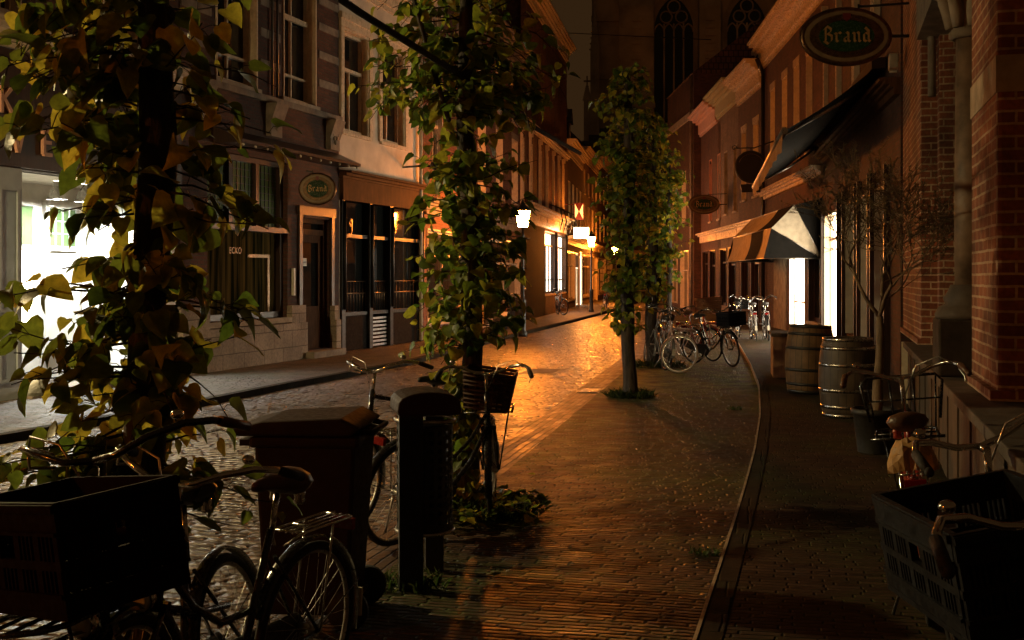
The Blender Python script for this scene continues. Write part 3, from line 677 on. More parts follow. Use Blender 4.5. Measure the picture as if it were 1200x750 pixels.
for a_, b_ in ((E.px(611), lw[0][0]-.05), (lw[0][1]+.02, lw[1][0]-.02), (lw[1][1]+.02, lw[1][1]+.3)):
    m = MB(); m.box(a_, b_, -.1, -.003, .06, 3.75); E.part('shop_panel', m, M['canvas_b'])
m = MB(); m.box(lw[0][0]-.02, lw[1][1]+.02, -.12, -.003, .06, .85); E.part('stall_riser', m, M['brick_d'])
E.cornice(E.px(611), E.L-.5, 3.8, [(.08,.45),(.2,.1),(.34,.08),(.5,.08)], M['cream'], 'shop_cornice')
for u in (643, 648, 655, 661):
    x = E.px(u); m = MB(); m.tube([(x, -.05, 4.9), (x, -.5, 4.75), (x, -.62, 4.2), (x, -.5, 3.75)], .03, 6); E.part('cornice_bracket', m, M['iron'])
E.roof(0, E.L, 12.7, 4, 8, M['slate'])
F = simple('gabled_house', 'dim narrow house with dormers beyond the lit hanging signs', lp(60.03), lp(70), 7.9, M['brick_d'], 1, 4, 4.4, 2.2, 2.8, 1., M['cream'], roof=4.5)
for x in (2.2, 5.6):
    m = MB(); m.box(x, x+1.3, .4, 2.5, 8.3, 10.2); m.prism([(x-.15, 10.2), (x+1.45, 10.2), (x+.65, 11)], .25, 2.6, 'y'); d = F.part('dormer', m, M['dwood'])
    m = MB(); m.box(x+.2, x+1.1, .37, .398, 8.6, 9.9); F.part('window', m, M['cream'], d)
m = MB(); a, b = 7.2, 8.6; m.box(a-.12, a, -.12, -.003, .05, 2.9); m.box(b, b+.12, -.12, -.003, .05, 2.9); m.box(a-.12, b+.12, -.12, -.003, 2.9, 3.1); dd = F.part('door', m, M['cream'])
m = MB(); m.box(a, b, -.06, -.003, .1, 2.88); F.part('pane', m, M['lit2'], dd)
simple('terrace_house', 'far brown brick terrace house at the bend behind the trees', lp(70.03), lp(82), 8.6, M['brick_b'], 2, 4, 4.2, 1.8, 2.5, 1., M['cream'], roof=3.5)
simple('bend_house', 'farthest terrace house closing the bend of the street', lp(82.03), lp(95), 9.5, M['brick_d'], 2, 4, 4.2, 2, 2.7, 1.1, M['cream'], roof=3.5)
simple('closing_house', 'house across the end of the street seen between the trees', lp(95.03), (17.5, 103), 9, M['brick_b'], 2, 4, 4.2, 2, 2.5, 1.1, M['cream'], roof=3.5)

# lit hanging signs
x = F.px(668); n_ = V((-F.d.y, F.d.x, 0))
t = thing('lit_sign_box', 'glowing yellow white sign box hanging over the far pavement', 'sign', (3.36, 58, 3.82), radians(4))
m = MB(); m.box(-.36, .36, -.08, .08, -.26, .26); m.build('face', M['litbox'], t)
m = MB(); m.box(-.39, .39, -.075, .075, -.285, -.263); m.box(-.39, .39, -.075, .075, .263, .285); m.box(-.39, -.363, -.075, .075, -.263, .263); m.box(.363, .39, -.075, .075, -.263, .263); m.bar((-.39, 0, .2), (-.85, 0, .2), .04, .04); m.build('frame', M['iron'], t)
t = thing('shutter_sign', 'yellow and red hourglass patterned sign above the glowing sign box', 'sign', (3.3, 59, 4.92), radians(4))
m = MB(); m.box(-.25, .25, -.05, .05, -.42, .42); m.bar((-.25, 0, .35), (-.75, 0, .35), .04, .04); m.build('board', M['signred'], t)
m = MB()
for s_ in (-1, 1): m.prism([(s_*.2, .38), (s_*.02, 0), (s_*.2, -.38)] if s_ > 0 else [(-.2, -.38), (-.02, 0), (-.2, .38)], -.062, -.05, 'y')
m.build('hourglass_field', M['shieldy'], t)

# ================================================================== RIGHT SIDE
# ---- porch building with brick piers
H = .87
st = MB(); pf = [(6.0, 2.5), (15.85, 5.19)]
sd = V((pf[1][1]-pf[0][1], pf[1][0]-pf[0][0], 0)).normalized(); sn = V((sd.y, -sd.x, 0))
t = thing('stone_stoop', 'long raised stoop with plank clad side in front of the brick porch', 'stoop', (pf[0][1]-3*sd.x, pf[0][0]-3*sd.y, 0), atan2(sd.y, sd.x))
LS = hypot(pf[1][1]-pf[0][1], pf[1][0]-pf[0][0])+3
m = MB(); m.box(0, LS, -4.5, -.08, 0, H-.08); m.build('base', M['stone_k'], t)
m = MB(); m.box(0, LS+.02, -4.5, 0, H-.077, H); m.build('top_slab', M['stone_k'], t, bevel=.01)
m = MB()
for k in range(int(LS/.3)): m.box(k*.3+.006, k*.3+.294, -.078, -.05-.012*(k*7 % 3)/2, .02, H-.08)
m.build('plank_cladding', M['plank'], t)
m = MB(); m.box(LS+.003, LS+.05, -.08, .02, .02, H+.0); m.build('end_post', M['cream'], t)

p_near, p_far = (3.41, 8.4), (6.12, 18.7)
R0 = Fac('porch_building', 'red brick porch building with stone column between two brick piers', p_far, p_near)
xs0, xs1 = 3.62, R0.L-1.53      # pier 2: 0..xs0 (far), pier 1: xs1..L (near)
m = MB(); m.box(0, xs0, 0, .5, H+.002, 9); m.box(xs0+.001, xs0+.28, .2, 1.6, H+.003, 9); R0.part('pier', m, M['brick_k'], bevel=.012)
m = MB(); m.box(xs1, R0.L, 0, 2.6, H+.002, 9); R0.part('pier', m, M['brick_k'], bevel=.03)
m = MB(); m.box(xs1-.03, R0.L+.05, -.05, 2.6, H+.001, H+.075); R0.part('pier_base', m, M['brick_k']); m = MB(); m.box(-.02, xs0+.03, -.04, .5, H+.001, H+.075); R0.part('pier_base', m, M['brick_k'])
m = MB(); m.box(xs0+.28, xs1, 1.55, 1.9, H+.002, 9); R0.part('back_wall', m, M['brick_k'])
m = MB(); m.box(xs0+.6, xs1-.2, 1.5, 1.548, H+.6, H+3.2); R0.part('stone_panel', m, M['stone_d'])
m = MB(); 
m.box(xs1-.008, R0.L+.008, -.008, .4, 3.04, 3.3); R0.part('stone_course', m, M['stone'])
m = MB(); m.box(xs0, xs1+.01, -.05, .9, 4.75, 9); R0.part('lintel', m, M['stone_d'])
xc = R0.px(1127)
m = MB(); m.box(xc-.3, xc+.3, -.22, .4, H+.003, H+.5); m.box(xc-.3, xc+.3, -.22, .4, H+.003, H+.5); R0.part('column_pedestal', m, M['stone_k'], bevel=.02)
m = MB(); m.lathe([(.3,.5),(.31,.54),(.28,.6),(.22,.63),(.24,.68),(.2,.74),(.175,.8)], 28, (xc, .08, H)); R0.part('column_base', m, M['stone_k']); m = MB(); m.lathe([(.14,.802),(.143,1.5),(.13,2.97)], 28, (xc, .08, H)); R0.part('column_shaft', m, M['column'])
m = MB(); m.lathe([(.16,2.97),(.19,2.99),(.19,3.03),(.165,3.05),(.17,3.25),(.2,3.45),(.27,3.6),(.3,3.62),(.3,3.72)], 28, (xc, .08, H))
for k in range(8):
    a = k*pi/4
    for hgt, out, zz0 in ((.36, .13, 3.06), (.3, .17, 3.3)):
        a2 = a+(.39 if hgt < .33 else 0); p = []
        for q in range(7):
            u = q/6; r = .17+out*u**2.2+(.02 if q == 6 else 0); p.append((xc+r*cos(a2), .08+r*sin(a2), H+zz0+hgt*(u if q < 6 else .86)))
        m.tube(p, [.05, .06, .065, .065, .06, .05, .03], 7)
R0.part('capital', m, M['stone_d'])
m = MB(); m.box(xc-.4, xc+.4, -.32, .48, H+3.73, H+3.9); R0.part('impost_block', m, M['stone'])
m = MB(); xb = R0.px(1103, .7); m.box(xb-.5, xb+.25, .9, 1.5, R0.z(1103, 72, 1), R0.z(1103, 30, 1)); R0.part('pale_box', m, M['white'], bevel=.01)
m = MB(); m.tube([(xs0+.17, .12, 4.0), (xs0+.17, .12, 8.9)], .05, 10); R0.part('downpipe', m, M['stone_d'])

t = thing('flood_light', 'pale square flood light fixed on the far brick pier', 'lamp', R0.w(.6, -.14, 5.0), R0.root.rotation_euler[2])
m = MB(); m.box(-.24, .1, -.1, .04, -.1, .12); m.build('housing', M['stone'], t, bevel=.02)
m = MB(); m.box(-.28, -.243, -.08, .03, -.12, .08); m.build('lens', M['plate'], t)
oval_sign('brewery_sign', 'large wide oval brewery sign hanging on the right by the brick pier', (4.72, 16.9, 5.13), radians(-3), .6, .37, (1, .28), 'oval brewery signs', True)

# ---- R1: pub with dark awning
R1 = Fac('pub_building', 'dark pub building behind the awning with glazed front and tall windows', (8.06, 30.8), (6.1, 18.75))
gx = [(R1.px(967), R1.px(985), .1, 3.3), (R1.px(992), R1.px(1006), .5, 3.3), (R1.px(1010), R1.px(1022), .1, 3.3), (R1.px(1026), R1.px(1042), .5, 3.3)]
ux = [(R1.px(u)-.55, R1.px(u)+.45, 5.5, 8.1) for u in (968, 983, 1003, 1026)]
R1.wall(0, R1.L-.01, 0, 9.0, gx+ux, M['brick_d'], .22, 7)
for i, o in enumerate(gx): R1.window(*o, M['white' if i else 'cream'], M['lit' if i == 0 else 'glass'], .22, .8, 1 if i else 2, fw=.08, sill=False)
for o in ux: R1.window(*o, M['cream'], M['glass'], .22, .62, 1, fw=.16, sillm=M['cream'])
for o in ux:
    m = MB(); m.box(o[1]+.01, o[1]+.17, -.12, -.003, o[2]-.1, o[3]+.2); m.box(o[1]+.0, o[1]+.2, -.17, -.003, o[3]+.2, o[3]+.38); R1.part('pilaster', m, M['cream'])
R1.cornice(0, R1.L-.012, 4.6, [(.1,.12),(.16,.05),(.24,.05),(.32,.05)], M['wood'], 'shop_cornice')
R1.cornice(0, R1.L-.012, 9.0, [(.08,.14),(.14,.38),(.26,.08),(.4,.1),(.55,.08),(.62,.06)], M['cream'])
for o in gx:
    for a_, b_ in ((o[0]-.1, o[0]-.004), (o[1]+.004, o[1]+.1)):
        m = MB(); m.box(a_, b_, -.1, -.003, .06, 3.6); R1.part('post', m, M['dwood'])
m = MB()
a = gx[0]
for k in range(26): m.box(a[1]-.02, a[1]+.0, .01, .12, .2+k*.12, .26+k*.12)
R1.part('curtain_edge', m, M['plate'])
# awning
t = thing('awning', 'long dark retractable awning stretched out over the pub terrace', 'awning', R1.w(R1.px(957), 0, 0), R1.root.rotation_euler[2])
x0 = 0; x1 = R1.px(1043)-R1.px(957)-.25; za, zb = 5.3, 4.22; pr = -1.7
m = MB(); vs = []; n = 24
for i in range(n+1):
    for j in range(9):
        u = j/8; vs.append((x0+(x1-x0)*i/n, -.15+(pr+.15)*u, za+(zb-za)*u-.1*sin(pi*u)*(.6+.4*abs(sin(i*1.3)))))
m.add(vs, [(i*9+j, i*9+j+1, (i+1)*9+j+1, (i+1)*9+j) for i in range(n) for j in range(8)], True); m.build('fabric', M['canvas_b'], t)
m = MB(); m.tube([(x0-.05, pr, zb), (x1+.05, pr, zb)], .06, 12); m.build('front_bar', M['steel'], t)
m = MB(); vs = []
for i in range(61):
    x = x0+(x1-x0)*i/60; vs += [(x, pr-.03, zb-.05), (x, pr-.03+.015*sin(i*.9), zb-.28-.04*abs(sin(i*.52)))]
m.add(vs, [(2*i, 2*i+1, 2*i+3, 2*i+2) for i in range(60)]); m.build('valance', M['canvas_g'], t)
m = MB(); m.box(x0, x1, -.26, -.03, za-.06, za+.12); m.build('cassette', M['dwood'], t)
for x in (.8, x1-.8):
    m = MB(); m.tube([(x, -.15, za-.15), (x+.9, (pr)/2, (za+zb)/2-.15), (x, pr, zb)], .03, 8); m.build('folding_arm', M['steel'], t)

# ---- R2: shop with markies canopy
R2 = Fac('boutique_building', 'brick shop with bright bare window under the folding canopy', (8.72, 41.2), (8.08, 30.85))
gx = [(R2.px(926), R2.px(944), .1, 3.0), (R2.px(948), R2.px(962), .5, 3.0)]
ux = [(R2.px(u)-.45, R2.px(u)+.4, 5.2, 7.9) for u in (906, 920, 934, 949)]
R2.wall(0, R2.L-.01, 0, 8.9, gx+ux, M['brick_d'], .22, 7)
R2.window(*gx[0], M['white'], M['lit3'], .22, None, 1, fw=.1, sill=False, low=.3); R2.window(*gx[1], M['dwood'], M['glass'], .22, .8, 1, fw=.1)
for o in ux: R2.window(*o, M['cream'], M['glass'], .22, .6, 1, fw=.12, lintel=M['stone'], sillm=M['cream'])
R2.cornice(0, R2.L-.012, 4.35, [(.1,.1),(.18,.06),(.28,.05),(.36,.05)], M['cream'], 'shop_cornice')
R2.cornice(0, R2.L-.012, 8.9, [(.08,.14),(.14,.38),(.26,.08),(.4,.1),(.55,.08),(.62,.06)], M['cream'])
m = MB(); m.box(R2.px(908), R2.px(922), -.04, -.003, .06, 3.2); R2.part('rendered_pier', m, M['stone_d'])
m = MB(); m.tube([(.2, -.1, .1), (.2, -.1, 8.8)], .06, 8); m.tube([(.2, -.1, 8.7), (.2, -.3, 9.2)], .08, 8); R2.part('downpipe', m, M['iron'])
R2.roof(0, R2.L, 9.3, 3.5, 7, M['slate']); R1.roof(0, R1.L, 9.3, 3.5, 7, M['slate'])
t = thing('folding_canopy', 'black and cream folding canopy over the shop entrance', 'canopy', R2.w(0, 0, 0), R2.root.rotation_euler[2])
cx0, cx1 = R2.px(905)+.4, R2.L-.25; zc = 2.2; Rr = 1.5
angs = [0, 30, 62, 90]
def cp(a, r=Rr): return (-r*cos(radians(a))-.03, zc+r*1.05*sin(radians(a)))
for k in range(3):
    m = MB(); n = 8; P, Q = cp(angs[k]), cp(angs[k+1])
    vs = []
    for i in range(n+1):
        for j in range(5):
            u = j/4; sag = .05*sin(pi*u)
            vs.append((cx0+(cx1-cx0)*i/n, P[0]+(Q[0]-P[0])*u+sag, P[1]+(Q[1]-P[1])*u-sag*.5))
    m.add(vs, [(i*5+j, i*5+j+1, (i+1)*5+j+1, (i+1)*5+j) for i in range(n) for j in range(4)], True)
    m.build('front_panel', M['canvas_w' if k < 2 else 'canvas_b'], t)
    for xx in (cx0, cx1):
        m = MB(); dx = .006 if xx == cx1 else -.006
        m.add([(xx+dx, -.03, zc), (xx+dx, P[0], P[1]), (xx+dx, Q[0], Q[1]), (xx-dx, -.03, zc), (xx-dx, P[0], P[1]), (xx-dx, Q[0], Q[1])], [(0,1,2),(5,4,3),(0,3,4,1),(1,4,5,2),(2,5,3,0)])
        m.build('side_panel', M['canvas_b' if k != 1 else 'canvas_w'], t)
m = MB()
for k, f0, f1 in ((0, .55, .83), (1, .68, .995)):
    P, Q = cp(angs[k]), cp(angs[k+1]); x_a, x_b = cx0+(cx1-cx0)*f0, cx0+(cx1-cx0)*f1
    vs = []
    for j in range(5):
        u = j/4; sag = .05*sin(pi*u)-.014
        for x in (x_a, x_b): vs.append((x, P[0]+(Q[0]-P[0])*u+sag, P[1]+(Q[1]-P[1])*u-sag*.5))
    m.add(vs, [(2*j, 2*j+1, 2*j+3, 2*j+2) for j in range(4)], True)
m.build('stripe', M['canvas_b'], t)
m = MB()
for a in angs:
    P = cp(a); m.tube([(cx0, -.03, zc), (cx0, P[0], P[1]), (cx1, P[0], P[1]), (cx1, -.03, zc)], .018, 6)
m.build('frame', M['steel'], t)

# ---- R3 R4 R5 R6
def rp(y, o=0): return (lerp(RF, y)+o, y)
def row(name, label, ya, yb, h, wallm, us, z0, z1, ww, fm, cm, arch=False, prof=None, off=0, lint=None):
    f = Fac(name, label, rp(yb, off), rp(ya, off)); ops = [(f.px(u)-ww/2, f.px(u)+ww/2, z0, z1) for u in us]
    g = [(f.L*.12, f.L*.45, .5, 2.9), (f.L*.55, f.L*.88, .1, 2.9)]
    f.wall(0, f.L-.01, 0, h, ops+g, wallm, .2, 7)
    for o in ops:
        w = f.window(*o, fm, M['glass'], .2, .66, 1, fw=.14, lintel=lint, sillm=M['stone'])
        if arch:
            m = MB(); r = ww/2; cx = (o[0]+o[1])/2
            for s_ in (-1, 1):
                pts = [(cx+s_*r, o[3])]+[(cx+s_*r*cos(q*pi/2/8), o[3]-r*.8+r*.8*sin(q*pi/2/8)) for q in range(9)]
                m.prism(pts, .004, .195, 'y')
            f.part('arch_infill', m, wallm, w)
    for o in g: f.window(*o, M['dwood'], M['glass'], .2, .75, 1, fw=.1, sill=False)
    f.cornice(0, f.L-.012, h, prof or CORN, cm); f.cornice(.05, f.L-.06, 3.3, [(.08,.3),(.18,.08),(.28,.06)], M['cream'], 'shop_cornice')
    f.roof(0, f.L, h+.3, 3.2, 7, M['slate']); return f
BIG = [(.08,.12),(.14,.45),(.26,.1),(.42,.12),(.58,.1),(.66,.07)]
row('orange_house', 'narrow house with heavy lintels just past the dark downpipe', 41.25, 46.3, 8.3, M['brick_d'], (872, 886), 4.6, 7.2, .95, M['cream'], M['cream'], prof=BIG, lint=M['cream'])
row('olive_house', 'narrow greenish brown house with olive painted cornice', 46.35, 51.8, 8.5, M['brick_b'], (851, 862), 4.3, 6.9, .85, M['stone'], plain('olive paint', (.4,.36,.2), .5, .12), prof=BIG)
r5 = row('arched_house', 'narrow brick house with arched windows and pink cornice', 51.85, 57.4, 8.4, M['brick_d'], (833, 843), 4.2, 7.0, .8, plain('terracotta paint', (.6,.3,.2), .5, .12), plain('pink paint', (.6,.36,.28), .5, .12), arch=True, prof=BIG)
R6 = Fac('corner_building', 'tall dark brick corner building with pale stone band', (8.6, 66), (8.75, 57.5))
R6.wall(0, R6.L, 0, 11.5, [(2, 3.2, 4.5, 7), (5, 6.2, 4.5, 7), (1, 3.5, .3, 3), (4.5, 7, .1, 3)], M['brick_d'], .2, 9)
for o in ((2, 3.2, 4.5, 7), (5, 6.2, 4.5, 7)): R6.window(*o, M['cream'], M['glass'])
for o in ((1, 3.5, .3, 3), (4.5, 7, .1, 3)): R6.window(*o, M['cream'], M['glass'], sill=False)
m = MB(); m.box(-.05, R6.L+.05, -.08, -.003, 9.4, 9.75); m.box(R6.L+.003, R6.L+.06, -.08, 2.2, 9.4, 9.75); R6.part('stone_band', m, M['stone'])
m = MB(); m.tube([(R6.L-.2, -.1, .1), (R6.L-.2, -.1, 11.4)], .07, 8); R6.part('downpipe', m, M['stone_d'])
R6.roof(0, R6.L, 11.5, 3.5, 9, M['roof'])
# taller gable house behind the row
R7 = Fac('rear_gable_house', 'dark tall gable house rising behind the row of cornices', (13.2, 66), (11.6, 47))
R7.wall(0, R7.L, 0, 12.3, [(12, 13.2, 9.2, 11.6)], M['brick_d'], .2, 7)
R7.window(12, 13.2, 9.2, 11.6, M['cream'], M['glass']); R7.roof(0, R7.L, 12.3, 3.2, 7, M['slate'])
m = MB(); m.box(9.5, 11, -.9, -.003, 10.2, 12.2); m.box(9.4, 11.1, -1.05, -.003, 12.2, 12.4); d = R7.part('dormer', m, M['cream'])
m = MB(); m.box(9.75, 10.75, -.93, -.903, 10.4, 12); R7.part('window', m, M['glass'], d)
simple('far_white_house', 'pale far house glimpsed between third tree and corner building', (14.5, 88), (10.6, 70), 8.6, M['plaster'], 2, 5, 4.2, 2, 2.6, 1.1, M['cream'], roof=3.5)

# small signs on the right row
oval_sign('oval_house_sign', 'tiny oval sign on a bracket before the arched windows', (7.95, 49.5, 4.7), radians(-4), .62, .36, (1, .35), None, False)
t = thing('round_sign', 'black round sign hanging from a scrolled iron bracket', 'sign', (7.9, 39.5, 5.35), radians(-3))
m = MB(); m.prism([(.5*cos(2*pi*k/32), .5*sin(2*pi*k/32)) for k in range(32)], -.06, .06, 'y'); m.build('disc', M['black'], t)
m = MB(); m.tube([(.5*cos(2*pi*k/32), 0, .5*sin(2*pi*k/32)) for k in range(32)], .04, 8, closed=True); m.tube([(-.55, 0, .62), (.1, 0, .62), (.75, 0, .85)], .025, 6); m.tube([(-.55+.1*cos(q*.7)*(1-q*.09), 0, .62+.1*sin(q*.7)*(1-q*.09)) for q in range(10)], .018, 6); m.tube([(0, 0, .5), (0, 0, .62)], .015, 6); m.build('bracket', M['iron'], t)
m = MB(); m.prism([(-.3, -.85), (.3, -.85), (.35, -.58), (-.35, -.58)], -.04, .04, 'y'); m.build('lower_board', M['black'], t)
m = MB(); m.tube([(.42*cos(a), -.07, .42*sin(a)) for a in [radians(20+14*k) for k in range(11)]], .012, 6); m.build('emblem_line', M['copper'], t)

# ---- church
CH = Fac('church', 'great gothic church with traceried windows rising over the rooftops', (-2, 128), (62, 124))
def goth(x, w, zb, zs):
    r = w; pts = [(x-w/2, zb), (x+w/2, zb), (x+w/2, zs)]
    for q in range(1, 9): a = radians(60)*q/8; pts.append((x-w/2+r*cos(a), zs+r*sin(a)))
    for q in range(7, -1, -1): a = radians(60)*q/8; pts.append((x+w/2-r*cos(a), zs+r*sin(a)))
    return pts
gxs = [CH.px(790), CH.px(876), CH.px(962)]; gw = 4.1; zb, zs = 18, 28
xs = [CH.px(744)]+[q for x in gxs for q in (x-gw/2-.5, x+gw/2+.5)]+[CH.L]
m = MB(); m.box(CH.px(744), CH.L, .8, 12, 0, 52)
for a, b in zip(xs[::2], xs[1::2]): m.box(a, b, 0, .8, 0, 52)
for x in gxs: m.box(x-gw/2-.5, x+gw/2+.5, 0, .8, 0, zb); 
m.v and CH.part('nave_wall', m, M['church'])
for x in gxs:
    m = MB(); P = goth(x, gw+1.02, zb, zs); Q = goth(x, gw, zb, zs)
    for i in range(1, len(P)-1+1):
        j = (i+1) % len(P)
        m.add([(P[i][0], .1, P[i][1]), (P[j][0], .1, P[j][1]), (Q[j][0], .55, Q[j][1]), (Q[i][0], .55, Q[i][1])], [(0,1,2,3)])
    for s_ in (-1, 1):      # spandrels beside the arch
        pts = [p for p in P[2:] if (p[0]-x)*s_ >= -.01]
        pts = sorted(pts, key=lambda p: p[1]); poly = [(x+s_*(gw/2+.51), zs)]+pts+[(x, 52), (x+s_*(gw/2+.51), 52)]
        m.prism(poly, .06, .75, 'y')
    w = CH.part('window_arch', m, M['church'])
    m = MB(); m.prism(goth(x, gw, zb, zs), .6, .7, 'y'); CH.part('pane', m, M['glass'], w)
    m = MB()
    for k in (1, 2, 3): xx = x-gw/2+gw*k/4; m.box(xx-.09, xx+.09, .42, .6, zb, zs+.6)
    for k in range(4):
        xx = x-gw/2+gw*(k+.5)/4; m.tube([(p[0], .5, p[1]) for p in goth(xx, gw/4, zs-.5, zs-.3)[2:]], .09, 6)
    for dx, dz, r in ((-.8, 1.3, .62), (.8, 1.3, .62), (0, 2.4, .66)): m.tube([(x+dx+r*cos(q*pi/8), .5, zs+dz+r*sin(q*pi/8)) for q in range(16)], .09, 6, closed=True)
    CH.part('tracery', m, M['church'], w)
for u, w_ in ((745, 3.6), (830, 2.2), (920, 2.2)):
    x = CH.px(u); m = MB(); m.box(x-w_/2, x+w_/2, -1.9, -.003, 0, 30); m.prism([(-1.9, 30), (-.003, 34), (-.003, 30)], x-w_/2, x+w_/2, 'x')
    for k in range(9): m.box(x-.5, x+.5, -2.05, -1.9, 22+k*.8, 22.4+k*.8)
    m.box(x-w_/2-.15, x+w_/2+.15, -2.1, -.004, 19.3, 19.8); CH.part('buttress', m, M['church'])
x0_, x1_ = CH.px(694), CH.px(742)
m = MB(); m.box(x0_, x1_, -1, 10, 0, 36); m.box(x0_-.1, x1_, -1.2, -1, 28.6, 29.2); m.box(x0_-.1, x1_, -1.15, -1, 22.5, 22.9)
for k in range(3): m.box(x0_+.8+k*1.5, x0_+1.3+k*1.5, -1.1, -1, 16, 22)
CH.part('transept_turret', m, M['church'])
def pinn(u, z0, z1, w):
    x = CH.px(u); m = MB(); m.box(x-w/2, x+w/2, -1.8, -1.1, z0-14, z0); 
    m.add([(x-w/2, -1.8, z0), (x+w/2, -1.8, z0), (x+w/2, -1.1, z0), (x-w/2, -1.1, z0), (x, -1.45, z1)], [(0,1,4),(1,2,4),(2,3,4),(3,0,4)])
    for k in range(8):
        f = k/8; zz = z0+(z1-z0)*f; ww = w/2*(1-f)+.12; m.box(x-ww, x+ww, -1.5, -1.4, zz, zz+.16)
    m.box(x-.08, x+.08, -1.5, -1.4, z1-.2, z1+1.0); m.box(x-.36, x+.36, -1.5, -1.4, z1+.35, z1+.55); CH.part('pinnacle', m, M['church'])
pinn(697, 25.5, 30.4, .95); pinn(688, 20.2, 21.8, .7)
m = MB(); m.prism([(-6, 12), (0, 18.5), (8, 12)], CH.px(690), CH.px(760), 'x'); m.box(CH.px(690), CH.px(760), -5.8, 8, 0, 12); CH.part('chapel', m, M['slate'])

m = MB(); m.tube([(-6, 60, 12), (1, 56, 13.2), (10, 60, 13.6)], .02, 6); o = m.build('overhead_cable', M['black']); tag(o, 'thin overhead cable stretched high across the street before the church', 'cable')
# ------------------------------------------------------------------ street lamps
def street_lamp(label, x, y, z=.06, h=3.3, lm='lamp'):
    t = thing('street_lamp', label, 'street lamp', (x, y, z), 0, 'street lamps along the left kerb')
    m = MB(); m.lathe([(.13,0),(.13,.1),(.1,.14),(.085,.2),(.085,.95),(.1,1.0),(.06,1.06),(.045,1.1),(.035,2.75),(.05,2.8),(.05,2.84),(.03,2.88),(.03,2.98)], 16)
    m.tube([(-.22, 0, 2.72), (.22, 0, 2.72)], .015, 6); m.build('post', M['iron'], t)
    m = MB(); m.lathe([(.13, h-.26), (.2, h+.18)], 6); m.build('lantern_glass', M[lm], t)
    m = MB(); m.lathe([(.25, h+.183), (.22, h+.23), (.08, h+.36), (.04, h+.44), (.02, h+.5)], 6); m.build('lantern_roof', M['iron'], t); m = MB(); m.lathe([(.05, 2.98), (.135, h-.262)], 6)
    m.build('lantern_cup', M['iron'], t); return t
l1 = street_lamp('lit street lamp standing nearest on the left kerb', .3, 33.1)
dup(l1, (3.7, 55.7, .06), .4, 'lit street lamp farther off beside the glowing sign box')
dup(l1, (6.55, 76, .06), .2, 'lit street lamp farthest away behind the leaves of the third tree')

street_lamp('lit street lamp on the left pavement behind the camera', -9.3, .8, lm='lamp_b')
# ------------------------------------------------------------------ trees
def leaf_to(mb, p, d, nrm, L, curl, R=None):
    # heart shaped linden leaf: two halves folded along the midrib, tip drooping
    d = d.normalized(); side = d.cross(nrm)
    if side.length < 1e-4: side = d.cross(V((1,0,0)))
    side.normalize(); up = side.cross(d)
    W = [(0,.0),(-.07,.2),(.04,.4),(.24,.5),(.5,.42),(.74,.24),(.9,.08)]
    mid = [0, .0, .08, .26, .5, .74, .9, 1.0]
    fold = R.uniform(.05, .6) if R else .28; wd = R.uniform(.8, 1.12) if R else 1; sk = R.uniform(-.25, .25) if R else 0
    def P(u, w): return p + d*(u*L) + side*((w*wd+sk*u*u*.4)*L) + up*(L*(abs(w)*fold - curl*u*u + (R.gauss(0, .025) if R and abs(w) > .05 else 0)))
    vs = [P(0,0), P(.26,0), P(.5,0), P(.76,0), P(1,0)]
    def half(s): return [P(u, s*w) for u, w in W[1:]]
    a = half(1); b = half(-1); vs += a + b
    # indices: mid 0..4, right 5..10, left 11..16
    fs = []
    for o in (5, 11):
        q = [(0, o, o+1), (0, o+1, o+2, 1), (1, o+2, o+3, 2), (2, o+3, o+4, 3), (3, o+4, o+5, 4)]
        fs += q if o == 5 else [tuple(reversed(f)) for f in q]
    mb.add(vs, fs, True)
